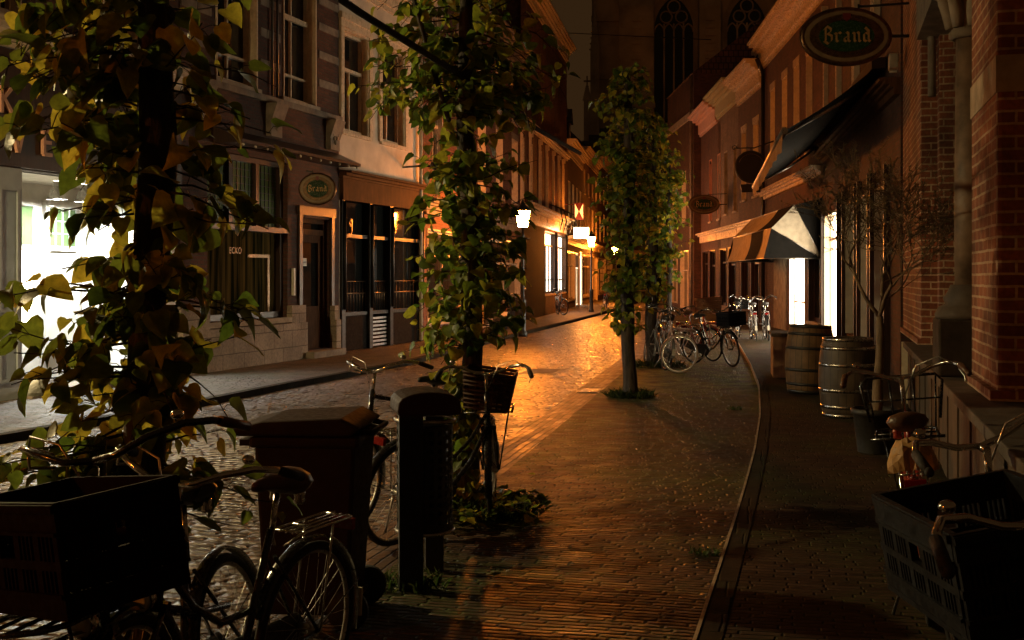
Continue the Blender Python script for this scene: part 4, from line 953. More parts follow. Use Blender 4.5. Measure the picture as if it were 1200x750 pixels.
def tree(label, x, y, r, H, twigs, leafL, per, seed, group='pleached linden trees along the street', lean=0):
    R = random.Random(seed); t = thing('linden_tree', label, 'tree', (x, y, 0), 0, group)
    m = MB(); pts = []; rs = []
    n = 26
    for i in range(n+1):
        z = H*i/n; f = 1-.45*(i/n)
        pts.append((lean*z+.025*sin(z*1.9+seed)+.008*sin(z*6.3), .025*cos(z*1.5+seed), z-.05)); rs.append(r*(f+.35*max(0, 1-z/.25)**2+.05*sin(z*5+seed)))
    m.tube(pts, rs, 18)
    for k in range(6):   # knots
        z = .5+R.random()*(H-.8); a = R.random()*6.28; m.sphere((lean*z+r*.8*cos(a), r*.8*sin(a), z), r*.35, (1,1,1.3), 8, 6)
    m.build('trunk', M['bark'], t)
    br = MB(); lv = MB()
    for (z, a, ln, rise) in twigs(R):
        d = V((cos(a), sin(a), rise)).normalized(); p = V((lean*z, 0, z)) + V((cos(a), sin(a), 0))*r*.7; pts = [p.copy()]; k = max(3, int(ln/.09))
        for i in range(k):
            d = (d + V((R.gauss(0,.16), R.gauss(0,.16), R.gauss(-.05,.14)))).normalized(); p = p + d*(ln/k); pts.append(p.copy())
        br.tube(pts, [max(.0025, .0055*(1-i/(k+1))*(.6+ln)) for i in range(k+1)], 5)
        for q in range(max(2, int(per*(.5+R.random())*max(.5, ln/.5)))):
            f = .12+.88*R.random(); i = min(k-1, int(f*k)); b = pts[i].lerp(pts[i+1], f*k-i if f*k-i < 1 else 1)
            out = V((cos(a), sin(a), 0)); an = R.random()*6.28
            st = (out*.5 + V((cos(an), sin(an), 0))*.9 + V((0, 0, R.gauss(.0,.4)))).normalized()*leafL*(.35+.5*R.random())
            b2 = b + st; br.tube([b, b+st*.6+V((0,0,.01)), b2], .0016, 4, caps=False)
            ld = (st.normalized()*.7 + out*.25 + V((0, 0, -.55+R.gauss(0,.4)))).normalized()
            nn = (V((0, 0, 1))*.8 + out*.7 + V((R.gauss(0,.5), R.gauss(0,.5), R.gauss(0,.3)))).normalized()
            leaf_to(lv, b2, ld, nn, leafL*(.5+.8*R.random()), R.uniform(-.15, .6), R)
    br.build('twigs', M['bark'], t); lv.build('crown', M['leaf_a' if leafL == .108 else 'leaf_g'], t); return t
def tw1(R):
    o = []
    for i in range(70):
        z = .85+2.6*R.random(); a = R.uniform(0, 6.28)
        if 1.2 < z < 2.1 and -1.3 < ((a+pi) % (2*pi))-pi < .6 and R.random() < .5: continue
        o.append((z, a, R.uniform(.22, .52), R.uniform(-.35, .35)))
    o = [(z, a, min(ln, .26) if 1.7 < z < 2.2 and cos(a) < -.2 else ln, rr) for z, a, ln, rr in o]
    for i in range(48): o.append((R.choice((R.uniform(.95, 1.7), R.uniform(2.2, 3.0))), R.uniform(2.4, 3.9), R.uniform(.35, .6), R.uniform(-.4, .2)))
    for i in range(75): o.append((R.uniform(.95, 2.75), R.uniform(1.2, 6.), R.uniform(.07, .2), R.uniform(-.3, .3)))
    for i in range(5): o.append((R.uniform(2.0, 2.3), R.uniform(-.7, .3), R.uniform(.4, .55), R.uniform(-.3, .3)))
    return o
def tw2(R):
    o = []
    for i in range(125):
        z = 1.25+2.15*R.random(); 
        if 2.72 < z < 2.98 and R.random() < .8: continue
        o.append((z, R.random()*6.28, R.uniform(.2, .5), R.uniform(-.3, .4)))
    for i in range(75): o.append((R.uniform(1.2, 3.1), R.random()*6.28, R.uniform(.08, .26), R.uniform(-.3, .3)))
    for i in range(90): o.append((R.uniform(3.0, 4.3), R.random()*6.28, R.uniform(.35, .85), R.uniform(-.35, .4)))
    for i in range(14): o.append((R.uniform(.5, 1.25), R.uniform(2, 4.6), R.uniform(.1, .3), 0))
    return o
def twc(zb, zt, n, rr):
    def f(R):
        o = []
        for i in range(n):
            u = R.random()**.8; z = zb+(zt-zb)*u; prof = (.55+.45*min(1, u*3.2))*(1 if u < .85 else 1-(u-.85)*3.4)
            o.append((z, R.random()*6.28, rr*prof*R.uniform(.3, 1.15), R.uniform(-.2, .5)))
        return o
    return f
tree('nearest linden tree with a dark trunk and large yellowing leaves', -1.39, 4.57, .088, 4.4, tw1, .108, 8, 3)
tree('second linden tree with a bicycle leaning on its leafy trunk', -.32, 8.85, .088, 4.6, tw2, .095, 9, 5)
tree('third linden tree with a bare lower trunk on the lit plaza', 1.68, 17.25, .105, 4.75, twc(.95, 4.75, 330, .43), .1, 8, 8)
tree('fourth linden tree behind the parked bicycles', 2.72, 23.2, .12, 4.9, twc(1.2, 4.9, 230, .42), .11, 8, 9)
tree('fifth and farthest linden tree in the row', 4.0, 30.5, .095, 4.9, twc(1.5, 4.9, 110, .48), .12, 8, 10)
# training poles tying the crowns together (along the row)
def pole(label, a, b, r=.022):
    o = MB(); o.tube([a, (V(a)+V(b))/2+V((0,0,-.03)), b], r, 8); q = o.build('training_pole', M['bark'], None); tag(q, label, 'pole', 'training poles of the trees')
pole('long thin training pole running between the first and second tree crowns', (-1.36, 4.7, 3.32), (-.36, 8.7, 3.2))
pole('training pole running on from the second tree towards the third', (-.28, 9.0, 3.18), (.75, 13.2, 3.1))
pole('slanting training pole crossing the second tree trunk', (-.78, 8.7, 4.0), (-.42, 8.74, 2.75), .018)
# ground plants round the tree feet
def tuft(label, x, y, n, rad, h, seed, name='grass', z=0):
    R = random.Random(seed); m = MB()
    for i in range(n):
        a = R.random()*6.28; q = rad*sqrt(R.random()); p = V((x+q*cos(a), y+q*sin(a)*.8, z)); l = h*(.4+.8*R.random()); d = V((R.gauss(0,.5), R.gauss(0,.5), 1)).normalized(); s = V((-d.y, d.x, 0)).normalized() if hypot(d.x, d.y) > 1e-3 else V((1,0,0))
        w = .004+.004*R.random(); m.add([p-s*w, p+s*w, p+d*l*.6+s*w*.6, p+d*l+V((d.x,d.y,-.3))*l*.3, p+d*l*.6-s*w*.6], [(0,1,2,3,4)], True)
    o = m.build(name, M['grass']); o['kind'] = 'stuff'; o['label'] = label; return o
tuft('green grass round the foot of the third tree', 1.72, 17.2, 420, .34, .15, 1)
tuft('grass at the foot of the fourth tree', 2.75, 23.0, 400, .6, .16, 2)
tuft('grass growing against the second tree trunk', -.2, 8.75, 350, .4, .16, 4)
tuft('small weeds at the foot of the litter bin', -.58, 6.72, 130, .22, .1, 6)
R = random.Random(4); m = MB(); lv = MB()
t = thing('ivy_plant', 'leafy ivy and weeds growing round the second tree trunk', 'plant', (-.25, 8.6, 0))
for i in range(46):
    a = R.random()*6.28; p = V((.12*cos(a), .12*sin(a), 0)); d = V((cos(a)*.7, sin(a)*.7-.2, .8)); pts = [p]
    for k in range(5): p = p + d.normalized()*R.uniform(.05, .12); d = d + V((R.gauss(0,.2), R.gauss(0,.2), -.3)); p.z = max(p.z, .03); pts.append(p)
    m.tube(pts, .003, 4)
    for q in pts[1:]:
        for k in range(2):
            an = R.random()*6.28; leaf_to(lv, q, V((cos(an), sin(an), -.2)), V((0, 0, 1))+V((R.gauss(0,.3), R.gauss(0,.3), 0)), R.uniform(.045, .09), .15)
for i in range(110):
    z = R.uniform(.1, 1.0); a = R.uniform(2.2, 5.4); leaf_to(lv, V((-.07+.1*cos(a), .25+.1*sin(a), z)), V((cos(a)*.6, sin(a)*.6, -.6)), V((cos(a), sin(a), .5)), R.uniform(.06, .1), .1)
m.build('stems', M['bark'], t); lv.build('leaves', M['leaf_a'], t)
# weeds in the kerb
for i, (x, y, lb) in enumerate(((1.33, 7.5, 'small weed sprouting beside the near right kerb'), (3.02, 15.6, 'small weed by the right kerb near the front barrel'))): tuft(lb, x-.12, y, 60, .1, .06, 20+i)

# ------------------------------------------------------------------ bicycles (x forward, z up, origin on the ground)
def bike(label, loc, yaw, lean=0., steer=0., col='bikeblack', style='step', front=None, rear=True, wheel='steel', tyre='rubber', saddle='plastic', lamp=True, grips='rubber', chain=True, barup=0., bw=1., detail=1, name='bicycle', cat='bicycle', bar='chrome', group='parked bicycles'):
    t = thing(name, label, cat, loc, 0, group, rot=(lean, 0, yaw))
    RW = .345; rx, fx = -.55, .57; head_b = V((.37, 0, .70)); head_t = V((.31, 0, .93)); ax = (head_t-head_b).normalized()
    SM = Matrix.Translation(head_b) @ Matrix.Rotation(steer, 4, ax) @ Matrix.Translation(-head_b)
    def wheel_parts(cx, tr):
        n = 40 if detail else 24
        m = MB(); circ = [(cx+(RW-.035)*cos(2*pi*k/n), 0, RW+(RW-.035)*sin(2*pi*k/n)) for k in range(n)]
        m.tube(circ, .012, 6, closed=True); m.tube([(cx, -.05, RW), (cx, .05, RW)], .022, 8)
        ns = 28 if detail else 14
        for k in range(ns):
            a = 2*pi*k/ns; b = a+(.35 if k % 2 else -.35); s_ = .035 if k % 4 < 2 else -.035
            m.tube([(cx+.02*cos(b), s_, RW+.02*sin(b)), (cx+(RW-.04)*cos(a), 0, RW+(RW-.04)*sin(a))], .0016 if detail else .0025, 3, caps=False)
        ty = MB(); ty.tube([(cx+(RW-.018)*cos(2*pi*k/n), 0, RW+(RW-.018)*sin(2*pi*k/n)) for k in range(n)], .02, 8, closed=True)
        if tr: m.xf(SM); ty.xf(SM)
        w = m.build('wheel', M[wheel], t); ty.build('tyre', M[tyre], w)
        mg = MB(); mg.arcstrip((cx, 0, RW), RW+.028, radians(20 if not tr else 35), radians(195 if not tr else 200), .052)
        for s_ in (-1, 1): mg.tube([(cx, s_*.05, RW), (cx+(RW+.02)*cos(radians(170 if tr else 160)), s_*.03, RW+(RW+.02)*sin(radians(160)))], .003, 4)
        if tr: mg.xf(SM)
        mg.build('mudguard', M[col], t)
    wheel_parts(rx, False); wheel_parts(fx, True)
    bb = V((-.1, 0, .29)); st = V((-.27, 0, .8)); m = MB(); T = m.tube
    T([bb, st], .016, 8); T([head_b-ax*.03, head_t], .02, 10)
    for s_ in (-1, 1): T([(rx, s_*.055, RW), bb+V((-.04, s_*.03, 0))], .009, 6); T([(rx, s_*.055, RW), st+V((0, s_*.02, -.1))], .008, 6)
    if style == 'diamond': T([st+V((.01,0,-.03)), head_t-ax*.04], .015, 8); T([bb, head_b], .018, 8)
    elif style == 'twin':
        for s_ in (-1, 1): T([(rx+.1, s_*.05, .52), st+V((0, s_*.035, -.25)), head_b+V((0, s_*.03, .05))], .014, 8)
        T([bb, (.12, 0, .42), head_b], .02, 8)
    else:
        T([bb, (.05, 0, .33), (.2, 0, .45), head_b], .018, 8); T([bb+(st-bb)*.45, (.02, 0, .52), (.18, 0, .62), head_b+ax*.1], .014, 8)
    m.build('frame', M[col], t)
    m = MB()
    for s_ in (-1, 1): m.tube([(fx, s_*.05, RW), (fx-.06, s_*.05, .52), head_b+V((.02, s_*.04, -.02))], .011, 8)
    m.bar(head_b+V((.02, -.055, -.02)), head_b+V((.02, .055, -.02)), .03, .03); m.xf(SM); m.build('fork', M[col], t)
    # handlebar: stem, swept bar, grips, brake levers, bell
    hb = head_t + ax*(.13+barup); m = MB(); m.tube([head_t, hb], .013, 8); m.tube([hb, hb+V((.04, 0, .01))], .015, 8); c = hb+V((.04, 0, .01))
    def bp(s_): return [c, c+V((.02, s_*.08*bw, .01)), c+V((.0, s_*.17*bw, .05)), c+V((-.06, s_*.25*bw, .07)), c+V((-.14, s_*.29*bw, .06)), c+V((-.2, s_*.305*bw, .045))]
    for s_ in (-1, 1): m.tube(bp(s_), .012, 10)
    m.xf(SM); h = m.build('handlebar', M[bar], t)
    for s_ in (-1, 1):
        p = bp(s_)[-1]; g = MB(); g.tube([p+V((.035, s_*-.004, .008)), p+V((-.09, s_*.018, -.03))], [.017, .0165], 10); g.sphere(p+V((-.092, s_*.018, -.03)), .017, n=8, m=6); g.xf(SM); g.build('grip', M[grips], h)
    g = MB(); p = bp(-1)[-1]; g.tube([p+V((.05, .01, -.01)), p+V((.03, -.01, -.05)), p+V((-.09, 0, -.07))], .006, 6); g.tube([p+V((.05, .01, 0)), p+V((.14, .1, .06)), p+V((.16, .22, .02)), V((c.x+.03, 0, c.z-.12))], .004, 5); g.xf(SM); g.build('brake_lever', M['steel'], h)
    g = MB(); p = bp(1)[3]; g.sphere(p+V((.0, -.02, .03)), .022, (1,1,.75), 12, 8); g.xf(SM); g.build('bell', M['chrome'], h)
    # saddle
    m = MB(); sz = .97; vs = []; prof = [(-.13,.02,.03),(-.12,.09,.045),(-.07,.105,.05),(-.01,.075,.04),(.06,.035,.033),(.12,.026,.03),(.145,.012,.02)]
    for (x, w, hh) in prof:
        for k in range(10):
            a = 2*pi*k/10; vs.append((st.x-.02+x, w*cos(a), sz+(hh*sin(a) if sin(a) > 0 else hh*1.1*sin(a)*(.5 if x > .03 else 1))))
    fs = [(i*10+k, (i+1)*10+k, (i+1)*10+(k+1) % 10, i*10+(k+1) % 10) for i in range(len(prof)-1) for k in range(10)]+[tuple(range(10)), tuple(reversed(range(60, 70)))]
    m.add(vs, fs, True); sd_ = m.build('saddle', M[saddle], t)
    m = MB(); m.tube([st-V((0,0,.06)), st+V((-.03, 0, .14))], .012, 8)
    for s_ in (-1, 1): m.lathe([(.02, 0), (.024, .012), (.02, .024), (.024, .036), (.02, .05)], 8, (st.x-.1, s_*.055, .885))
    m.build('seat_post', M[col if col == 'bikered' else 'chrome'], t)
    # crank, chain case
    m = MB(); a = 1.1
    m.tube([bb+V((0, -.07, 0)), bb+V((0, .07, 0))], .018, 8)
    for s_ in (-1, 1):
        e = bb+V((s_*.165*cos(a), s_*.085, s_*.165*sin(a))); m.tube([bb+V((0, s_*.07, 0)), e], .009, 6); m.box(e.x-.045, e.x+.045, e.y, e.y+s_*.09, e.z-.012, e.z+.012)
    m.build('crank', M['steel'], t)
    if chain:
        m = MB(); m.prism([(rx-.05, RW-.06), (bb.x, bb.z-.11), (bb.x+.11, bb.z), (bb.x, bb.z+.12), (rx+.0, RW+.06), (rx-.07, RW)], -.062, -.035, 'y'); m.build('chain_case', M['plastic'], t, bevel=.01)
    m = MB(); m.tube([(rx+.03, .06, RW-.03), (rx+.12, .17, .02)], .008, 6); m.build('kickstand', M['steel'], t)
    if rear:
        m = MB(); z = .765
        for s_ in (-1, 1): m.tube([(st.x-.06, s_*.02, .72), (st.x-.1, s_*.065, z), (rx-.2, s_*.065, z), (rx-.23, s_*.03, z)], .006, 6); m.tube([(rx, s_*.065, RW), (rx-.06, s_*.065, z)], .005, 6)
        for y in (-.03, 0, .03): m.tube([(st.x-.1, y, z), (rx-.23, y, z)], .004, 5)
        for x in (st.x-.12, (st.x+rx)/2-.1, rx-.2): m.tube([(x, -.065, z), (x, .065, z)], .004, 5)
        m.build('rear_carrier', M['chrome'], t)
        m = MB(); m.box(rx-.262, rx-.235, -.05, .05, .7, .745); m.build('tail_light', M['redlight'], t)
        m = MB(); m.box(rx-RW-.045, rx-RW-.035, -.028, .028, .3, .42); m.build('rear_reflector', M['plate'], t)
    if lamp:
        m = MB(); q = head_b+V((.09, 0, .02)); m.lathe([(.02, -.05), (.04, -.02), (.045, .02)], 12, q, Matrix.Rotation(pi/2, 4, 'Y')); m.xf(SM); hl_ = m.build('head_light', M['chrome'], t)
        m = MB(); m.lathe([(.04, 0), (.025, .012)], 12, q+V((.021, 0, 0)), Matrix.Rotation(pi/2, 4, 'Y')); m.xf(SM); m.build('lens', M['plate'], hl_)
    if front:
        m = MB(); z = .79; x0, x1 = .37, .80; w = .17
        m.tube([(x0, -w, z), (x1-.05, -w, z), (x1, -w+.05, z), (x1, w-.05, z), (x1-.05, w, z), (x0, w, z)], .009, 8); 
        for y in (-.09, 0, .09): m.tube([(x0-.02, y, z), (x1, y, z)], .006, 6)
        for x in (x0, (x0+x1)/2): m.tube([(x, -w, z), (x, w, z)], .006, 6)
        for s_ in (-1, 1): m.tube([(fx, s_*.06, RW), (fx+.14, s_*.14, z)], .006, 6)
        if front == 'rack':
            for y in (-.2, -.07, .07, .2): m.tube([(x1, y*.85, z), (x1+.05, y, z+.3)], .006, 6)
            m.tube([(x1+.01, -.2, z+.05), (x1+.045, -.235, z+.27), (x1+.055, -.2, z+.31), (x1+.055, .2, z+.31), (x1+.045, .235, z+.27), (x1+.01, .2, z+.05)], .009, 8); m.tube([(x1+.03, -.22, z+.17), (x1+.03, .22, z+.17)], .006, 6)
            m.tube([(x0, -.2, z), (x0, .2, z)], .009, 8)
        if front in ('rack', 'carrier'): m.xf(SM if front == 'carrier' else Matrix())
        m.build('front_carrier', M['bikeblack' if front == 'rack' else col], t)
        if front == 'crate': pass
    return t
def crate(label, loc, rot, lx, ly, hz, mat, group=None, cols=5):
    # slatted plastic crate: open top, ribbed sides with slots
    t = thing('plastic_crate', label, 'crate', loc, 0, group, rot=rot); th = .018
    m = MB(); m.box(-lx/2, lx/2, -ly/2, ly/2, 0, th); m.build('floor', mat, t)
    for name, ax, s_ in (('side_wall', 0, 1), ('side_wall', 0, -1), ('side_wall', 1, 1), ('side_wall', 1, -1)):
        m = MB(); L = (ly if ax == 0 else lx)-.002-(0 if ax == 0 else 2*th+.004); hw = L/2
        def bx(a0, a1, z0, z1, d=th, out=0):
            c = s_*((lx if ax == 0 else ly)/2+out); e = c - s_*(d)
            if ax == 0: m.box(e, c, a0, a1, z0, z1)
            else: m.box(a0, a1, e, c, z0, z1)
        rows = [(th+.001, .07), (hz*.42, hz*.5), (hz*.72, hz)]
        for a, b in rows: bx(-hw, hw, a, b)
        n = cols*5
        for k in range(n+1):
            x = -hw+.004+(2*hw-.03)*k/n
            big = k % 5 == 0
            for a, b in ((.07, hz*.42), (hz*.5, hz*.72)):
                if big or not (b > hz*.6 and n*.36 < k < n*.64): bx(x, x+(.022 if big else .008), a+.0005, b-.0005)
        bx(-hw, hw, hz-.025, hz-.004, .008, .009); bx(-hw, hw, hz*.72, hz*.72+.01, .008, .009); bx(-hw, hw, .06, .07, .008, .009)
        m.build(name, mat, t)
    return t
def basket(label, loc, rot, lx, ly, hz, mat):
    t = thing('bicycle_basket', label, 'basket', loc, 0, None, rot=rot); m = MB()
    for k in range(9):
        f = k/8; a, b = lx/2*(.84+.16*f), ly/2*(.84+.16*f); z = hz*f+.004*sin(k*3)
        m.tube([(-a, -b, z), (0, -b, z), (a, -b, z), (a, 0, z), (a, b, z), (0, b, z), (-a, b, z), (-a, 0, z)], .012, 6, closed=True)
    m.box(-lx*.42, lx*.42, -ly*.42, ly*.42, 0, .01); m.build('weave', mat, t)
    m = MB()
    for i in range(9):
        for sx, sy in ((0, 1), (0, -1), (1, 0), (-1, 0)):
            f = -1+2*i/8; a = lx/2*.85*(f if sx == 0 else sx); b = ly/2*.85*(f if sy == 0 else sy); m.tube([(a, b, 0), (a*1.17, b*1.17, hz)], .007, 5)
    m.build('stakes', mat, t); return t
R_ = radians
def on(t, x, y, z, rz=0, ry=0):
    Mx = Matrix.Translation(t.location) @ t.rotation_euler.to_matrix().to_4x4() @ Matrix.Translation((x, y, z)) @ Matrix.Rotation(rz, 4, 'Z') @ Matrix.Rotation(ry, 4, 'Y')
    return tuple(Mx.to_translation()), tuple(Mx.to_euler())
# near left: transport bike with crate, facing the camera
b1 = bike('dark bicycle with a big maroon crate on its front carrier at lower left', (-1.1, 4.0, 0), R_(-98), R_(8), R_(-8), 'bikeblack', 'twin', 'carrier', False, 'steel', saddle='plastic', grips='leather', barup=.12, bw=1.2, bar='bikeblack')
crate('maroon slatted plastic crate on the front carrier of the left bicycle', *on(b1, .58, .05, .83, R_(-32)), .38, .56, .31, M['plastic_r'])
g = on(b1, .74, -.05, .78)
m = MB(); m.sphere((0,0,0), .028, (.4,1,1)); t = thing('crate_reflector', 'round amber reflector under the maroon crate', 'reflector', on(b1, .72, .24, .9)[0]); m.build('reflector', M['amber'], t)
bike('dark bicycle with chrome rear carrier between the crate bicycle and the bin', (-1.05, 4.26, 0), R_(-113), R_(-3), R_(10), 'bikeblack', 'step', None, True, 'steel', saddle='leather', barup=.0)
# behind the litter bin, leaning on the second tree
b2 = bike('black step through bicycle leaning against the second tree with a front basket', (-.46, 8.2, 0), R_(55), R_(8), R_(34), 'bikeblack', 'step', 'carrier', True, 'steel', saddle='leather')
basket('brown wicker basket on the bicycle at the second tree', *on(b2, .5, .12, .8, R_(30)), .3, .36, .26, M['wicker_d'])
bike('black bicycle half hidden behind the litter bin and second tree', (-.72, 8.75, 0), R_(228), R_(6), R_(15), 'bikeblack', 'diamond', None, True, 'steel', saddle='plastic')
# right side by the stoop
br = bike('red bicycle with tall black front rack by the stoop', (2.2, 6.35, 0.05), R_(73), R_(-6), R_(4), 'bikered', 'twin', 'rack', True, 'steel', saddle='leather', grips='leather', barup=.07)
b4 = bike('dark bicycle with wide swept handlebar between the red one and the crate', (1.74, 3.8, .05), R_(82), R_(-8), R_(14), 'bikeblack', 'step', None, True, 'steel', saddle='plastic', barup=.06)
b3 = bike('black bicycle with a large black beer crate at lower right', (1.5, 2.65, .05), R_(93), R_(-10), R_(-4), 'bikeblack', 'twin', 'carrier', False, 'steel', saddle='plastic', barup=.03)
crate('large black beer crate on the front of the lower right bicycle', *on(b3, .68, -.03, .80, R_(0)), .58, .42, .29, M['plastic_b'])
m = MB(); R = random.Random(2); n = 14; vs = []
for i in range(n):
    for j in range(10): vs.append((-.16+.32*i/(n-1), -.12+.24*j/9, .13*abs(sin(pi*i/(n-1))*sin(pi*j/9))**.5+R.gauss(0,.012)))
m.add(vs, [(i*10+j, (i+1)*10+j, (i+1)*10+j+1, i*10+j+1) for i in range(n-1) for j in range(9)])
q = on(br, -.5, 0, .77); o = m.build('paper_bag', M['paper'], None, q[0], q[1]); tag(o, 'crumpled paper bag clamped on the rear carrier of the red bicycle', 'bag')
# mid distance group
bike('pale pink transport bicycle with its front wheel turned sideways', (2.98, 22.1, 0), R_(-92), R_(5), R_(70), 'bikepink', 'twin', 'carrier', True, 'chrome', 'rubber_c', saddle='plastic', detail=0, barup=.05)
b5 = bike('black bicycle with black crate facing right beside the pink one', (3.93, 23.4, 0), R_(-58), R_(4), R_(-14), 'bikeblack', 'step', 'carrier', True, 'steel', saddle='plastic', detail=0)
crate('black crate on the front of the bicycle by the pink one', *on(b5, .6, 0, .8), .36, .44, .26, M['plastic_b'])
bike('grey bicycle with red tail light leaning by the fourth tree', (2.72, 22.6, 0), R_(100), R_(9), 0, 'bikegrey', 'diamond', None, True, 'steel', saddle='plastic', detail=0)
bike('dark bicycle behind the grey one near the fourth tree', (2.95, 23.9, 0), R_(96), R_(8), R_(10), 'bikeblack', 'step', None, True, 'steel', saddle='leather', detail=0)
b6 = bike('brown bicycle with a light wicker basket behind the black crate bicycle', (3.9, 24.9, 0), R_(-70), R_(5), R_(8), 'bikered', 'step', 'carrier', True, 'steel', saddle='leather', detail=0)
basket('light wicker basket standing out above the parked bicycles', *on(b6, .58, 0, 1.0), .3, .46, .3, M['wicker'])
bike('dark bicycle with red tail light parked against the brick shop wall', (6.35, 31.4, .05), R_(84), R_(-4), R_(0), 'bikegrey', 'step', None, True, 'chrome', detail=0)
bike('second bicycle with a pale rear mudguard against the brick shop wall', (6.75, 31.6, .05), R_(82), R_(-5), R_(5), 'bikeblack', 'step', None, True, 'steel', detail=0)
b7 = bike('black bicycle with a black basket left of the two at the brick wall', (6.05, 32.3, .05), R_(70), R_(5), R_(10), 'bikeblack', 'step', 'carrier', True, 'steel', detail=0)
crate('small black crate on the bicycle left of the brick wall', *on(b7, .58, 0, .8), .36, .4, .26, M['plastic_b'])
bike('lone bicycle standing by the far lit shop on the left', (2.1, 51.5, .06), R_(-80), R_(3), R_(20), 'bikegrey', 'diamond', None, True, 'chrome', detail=0)
bike('bicycle parked under the third tree on the far pavement', (4.7, 60, .06), R_(80), R_(3), 0, 'bikeblack', 'step', None, True, 'steel', detail=0)
# scooter
t = thing('motor_scooter', 'dark motor scooter parked at the far left wall with pale number plate', 'scooter', (-.05, 38.2, .06), 0, None, rot=(R_(4), 0, R_(75)))
for x in (-.6, .6):
    m = MB(); m.tube([(x+.2*cos(2*pi*k/24), 0, .26+.2*sin(2*pi*k/24)) for k in range(24)], .06, 8, closed=True); w = m.build('wheel', M['rubber'], t)
    m = MB(); m.lathe([(.15, -.03), (.15, .03)], 16, (x, 0, .26), Matrix.Rotation(pi/2, 4, 'X')); m.build('rim', M['steel'], w)
m = MB(); m.prism([(-.85, .55), (-.75, .35), (-.2, .3), (.25, .22), (.35, .3), (.3, .36), (-.1, .42), (-.18, .7), (-.8, .74)], -.16, .16, 'y'); m.prism([(.28, .3), (.42, .3), (.36, .98), (.28, 1.0)], -.18, .18, 'y'); m.build('body', M['black'], t, bevel=.03)
m = MB(); m.box(-.78, -.1, -.14, .14, .72, .8); m.build('seat', M['leather'], t, bevel=.03)
m = MB(); m.tube([(.35, 0, .95), (.3, 0, 1.08)], .02, 8); m.tube([(.2, -.33, 1.08), (.32, -.1, 1.1), (.32, .1, 1.1), (.2, .33, 1.08)], .016, 8); m.tube([(.25, -.25, 1.08), (.28, -.3, 1.25)], .006, 6); m.sphere((.28, -.31, 1.29), .06, (.3,1,.7)); m.build('handlebar', M['steel'], t)
m = MB(); m.tube([(.6, .08, .26), (.48, .06, .5), (.36, 0, .7)], .025, 8); m.build('fork', M['steel'], t)
m = MB(); m.box(-.9, -.86, -.1, .1, .42, .56); m.build('number_plate', M['plate'], t)
m = MB(); m.box(-.87, -.83, -.06, .06, .6, .68); m.build('tail_light', M['redlight'], t)

# ------------------------------------------------------------------ wheelie bin and litter bin
t = thing('wheelie_bin', 'brown wheeled rubbish bin with closed lid behind the near bicycles', 'bin', (-1.02, 6.15, 0), R_(176))
m = MB(); m.add([(-.22,-.22,.06),(.2,-.22,.06),(.2,.22,.06),(-.22,.22,.06),(-.27,-.27,.95),(.24,-.27,.95),(.24,.27,.95),(-.27,.27,.95)], [(3,2,1,0),(4,5,6,7),(0,1,5,4),(1,2,6,5),(2,3,7,6),(3,0,4,7)])
m.box(-.29, .26, -.285, .285, .9, .955); m.build('body', M['bin'], t, bevel=.018)
m = MB(); m.prism([(-.25, .958), (.36, .958), (.36, .99), (.2, 1.03), (-.2, 1.05), (-.3, 1.0)], -.29, .29, 'y'); m.build('lid', M['bin'], t, bevel=.015)
m = MB(); m.tube([(-.27, -.2, .98), (-.34, -.2, .97), (-.34, .2, .97), (-.27, .2, .98)], .014, 8); m.build('handle', M['bin'], t)
m = MB(); m.box(.24, .33, -.2, .2, .9, .93); m.build('front_lip', M['bin'], t)
for s_ in (-1, 1):
    m = MB(); m.lathe([(.03, -.03), (.1, -.025), (.1, .025), (.03, .03)], 20, (-.23, s_*.25, .1), Matrix.Rotation(pi/2, 4, 'X')); m.build('wheel', M['rubber'], t)
m = MB(); m.tube([(-.23, -.27, .1), (-.23, .27, .1)], .012, 8); m.build('axle', M['steel'], t)
t = thing('litter_bin', 'dark perforated metal litter bin on two flat posts', 'litter bin', (-.50, 6.85, 0), R_(12))
m = MB(); m.box(-.17, -.035, -.2, -.15, 0, 1.02); m.build('post', M['iron'], t, bevel=.006)
m = MB(); m.box(.03, .14, .19, .24, 0, 1.0); m.build('post', M['iron'], t, bevel=.006)
prof = [(.16*cos(a), .19*sin(a)) for a in [2*pi*k/40 for k in range(40)]]
m = MB(); n = 40
zs_ = [.3+.6*j/24 for j in range(25)]; vs = [(prof[k][0], prof[k][1]*.96, z) for z in zs_ for k in range(n)]; fs = []
for j in range(24):
    for k in range(n):
        if (j % 2 == 0 and k % 2 == 0) and 0 < j < 23: continue
        fs.append((j*n+k, j*n+(k+1) % n, (j+1)*n+(k+1) % n, (j+1)*n+k))
m.add(vs, fs, True); m.build('perforated_basket', M['iron'], t)
m = MB(); m.lathe([(.13, .29), (.132, .9)], 24, (0,0,0)); m.build('liner', M['plastic'], t)
m = MB(); m.tube([(prof[k][0]*1.04, prof[k][1], .93) for k in range(40)], .012, 6, closed=True); m.build('rim', M['steel'], t); m = MB(); m.tube([(prof[k][0]*1.02, prof[k][1], .3) for k in range(40)], .01, 6, closed=True); m.build('base_ring', M['steel'], t)
m = MB(); P = [(-.18*cos(q*pi/12), 1.0+.1*abs(sin(q*pi/12))**.6) for q in range(13)]; m.prism(P+[(.175, .97), (-.175, .97)], -.205, .2, 'y'); m.build('hood', M['bin'], t, bevel=.01)

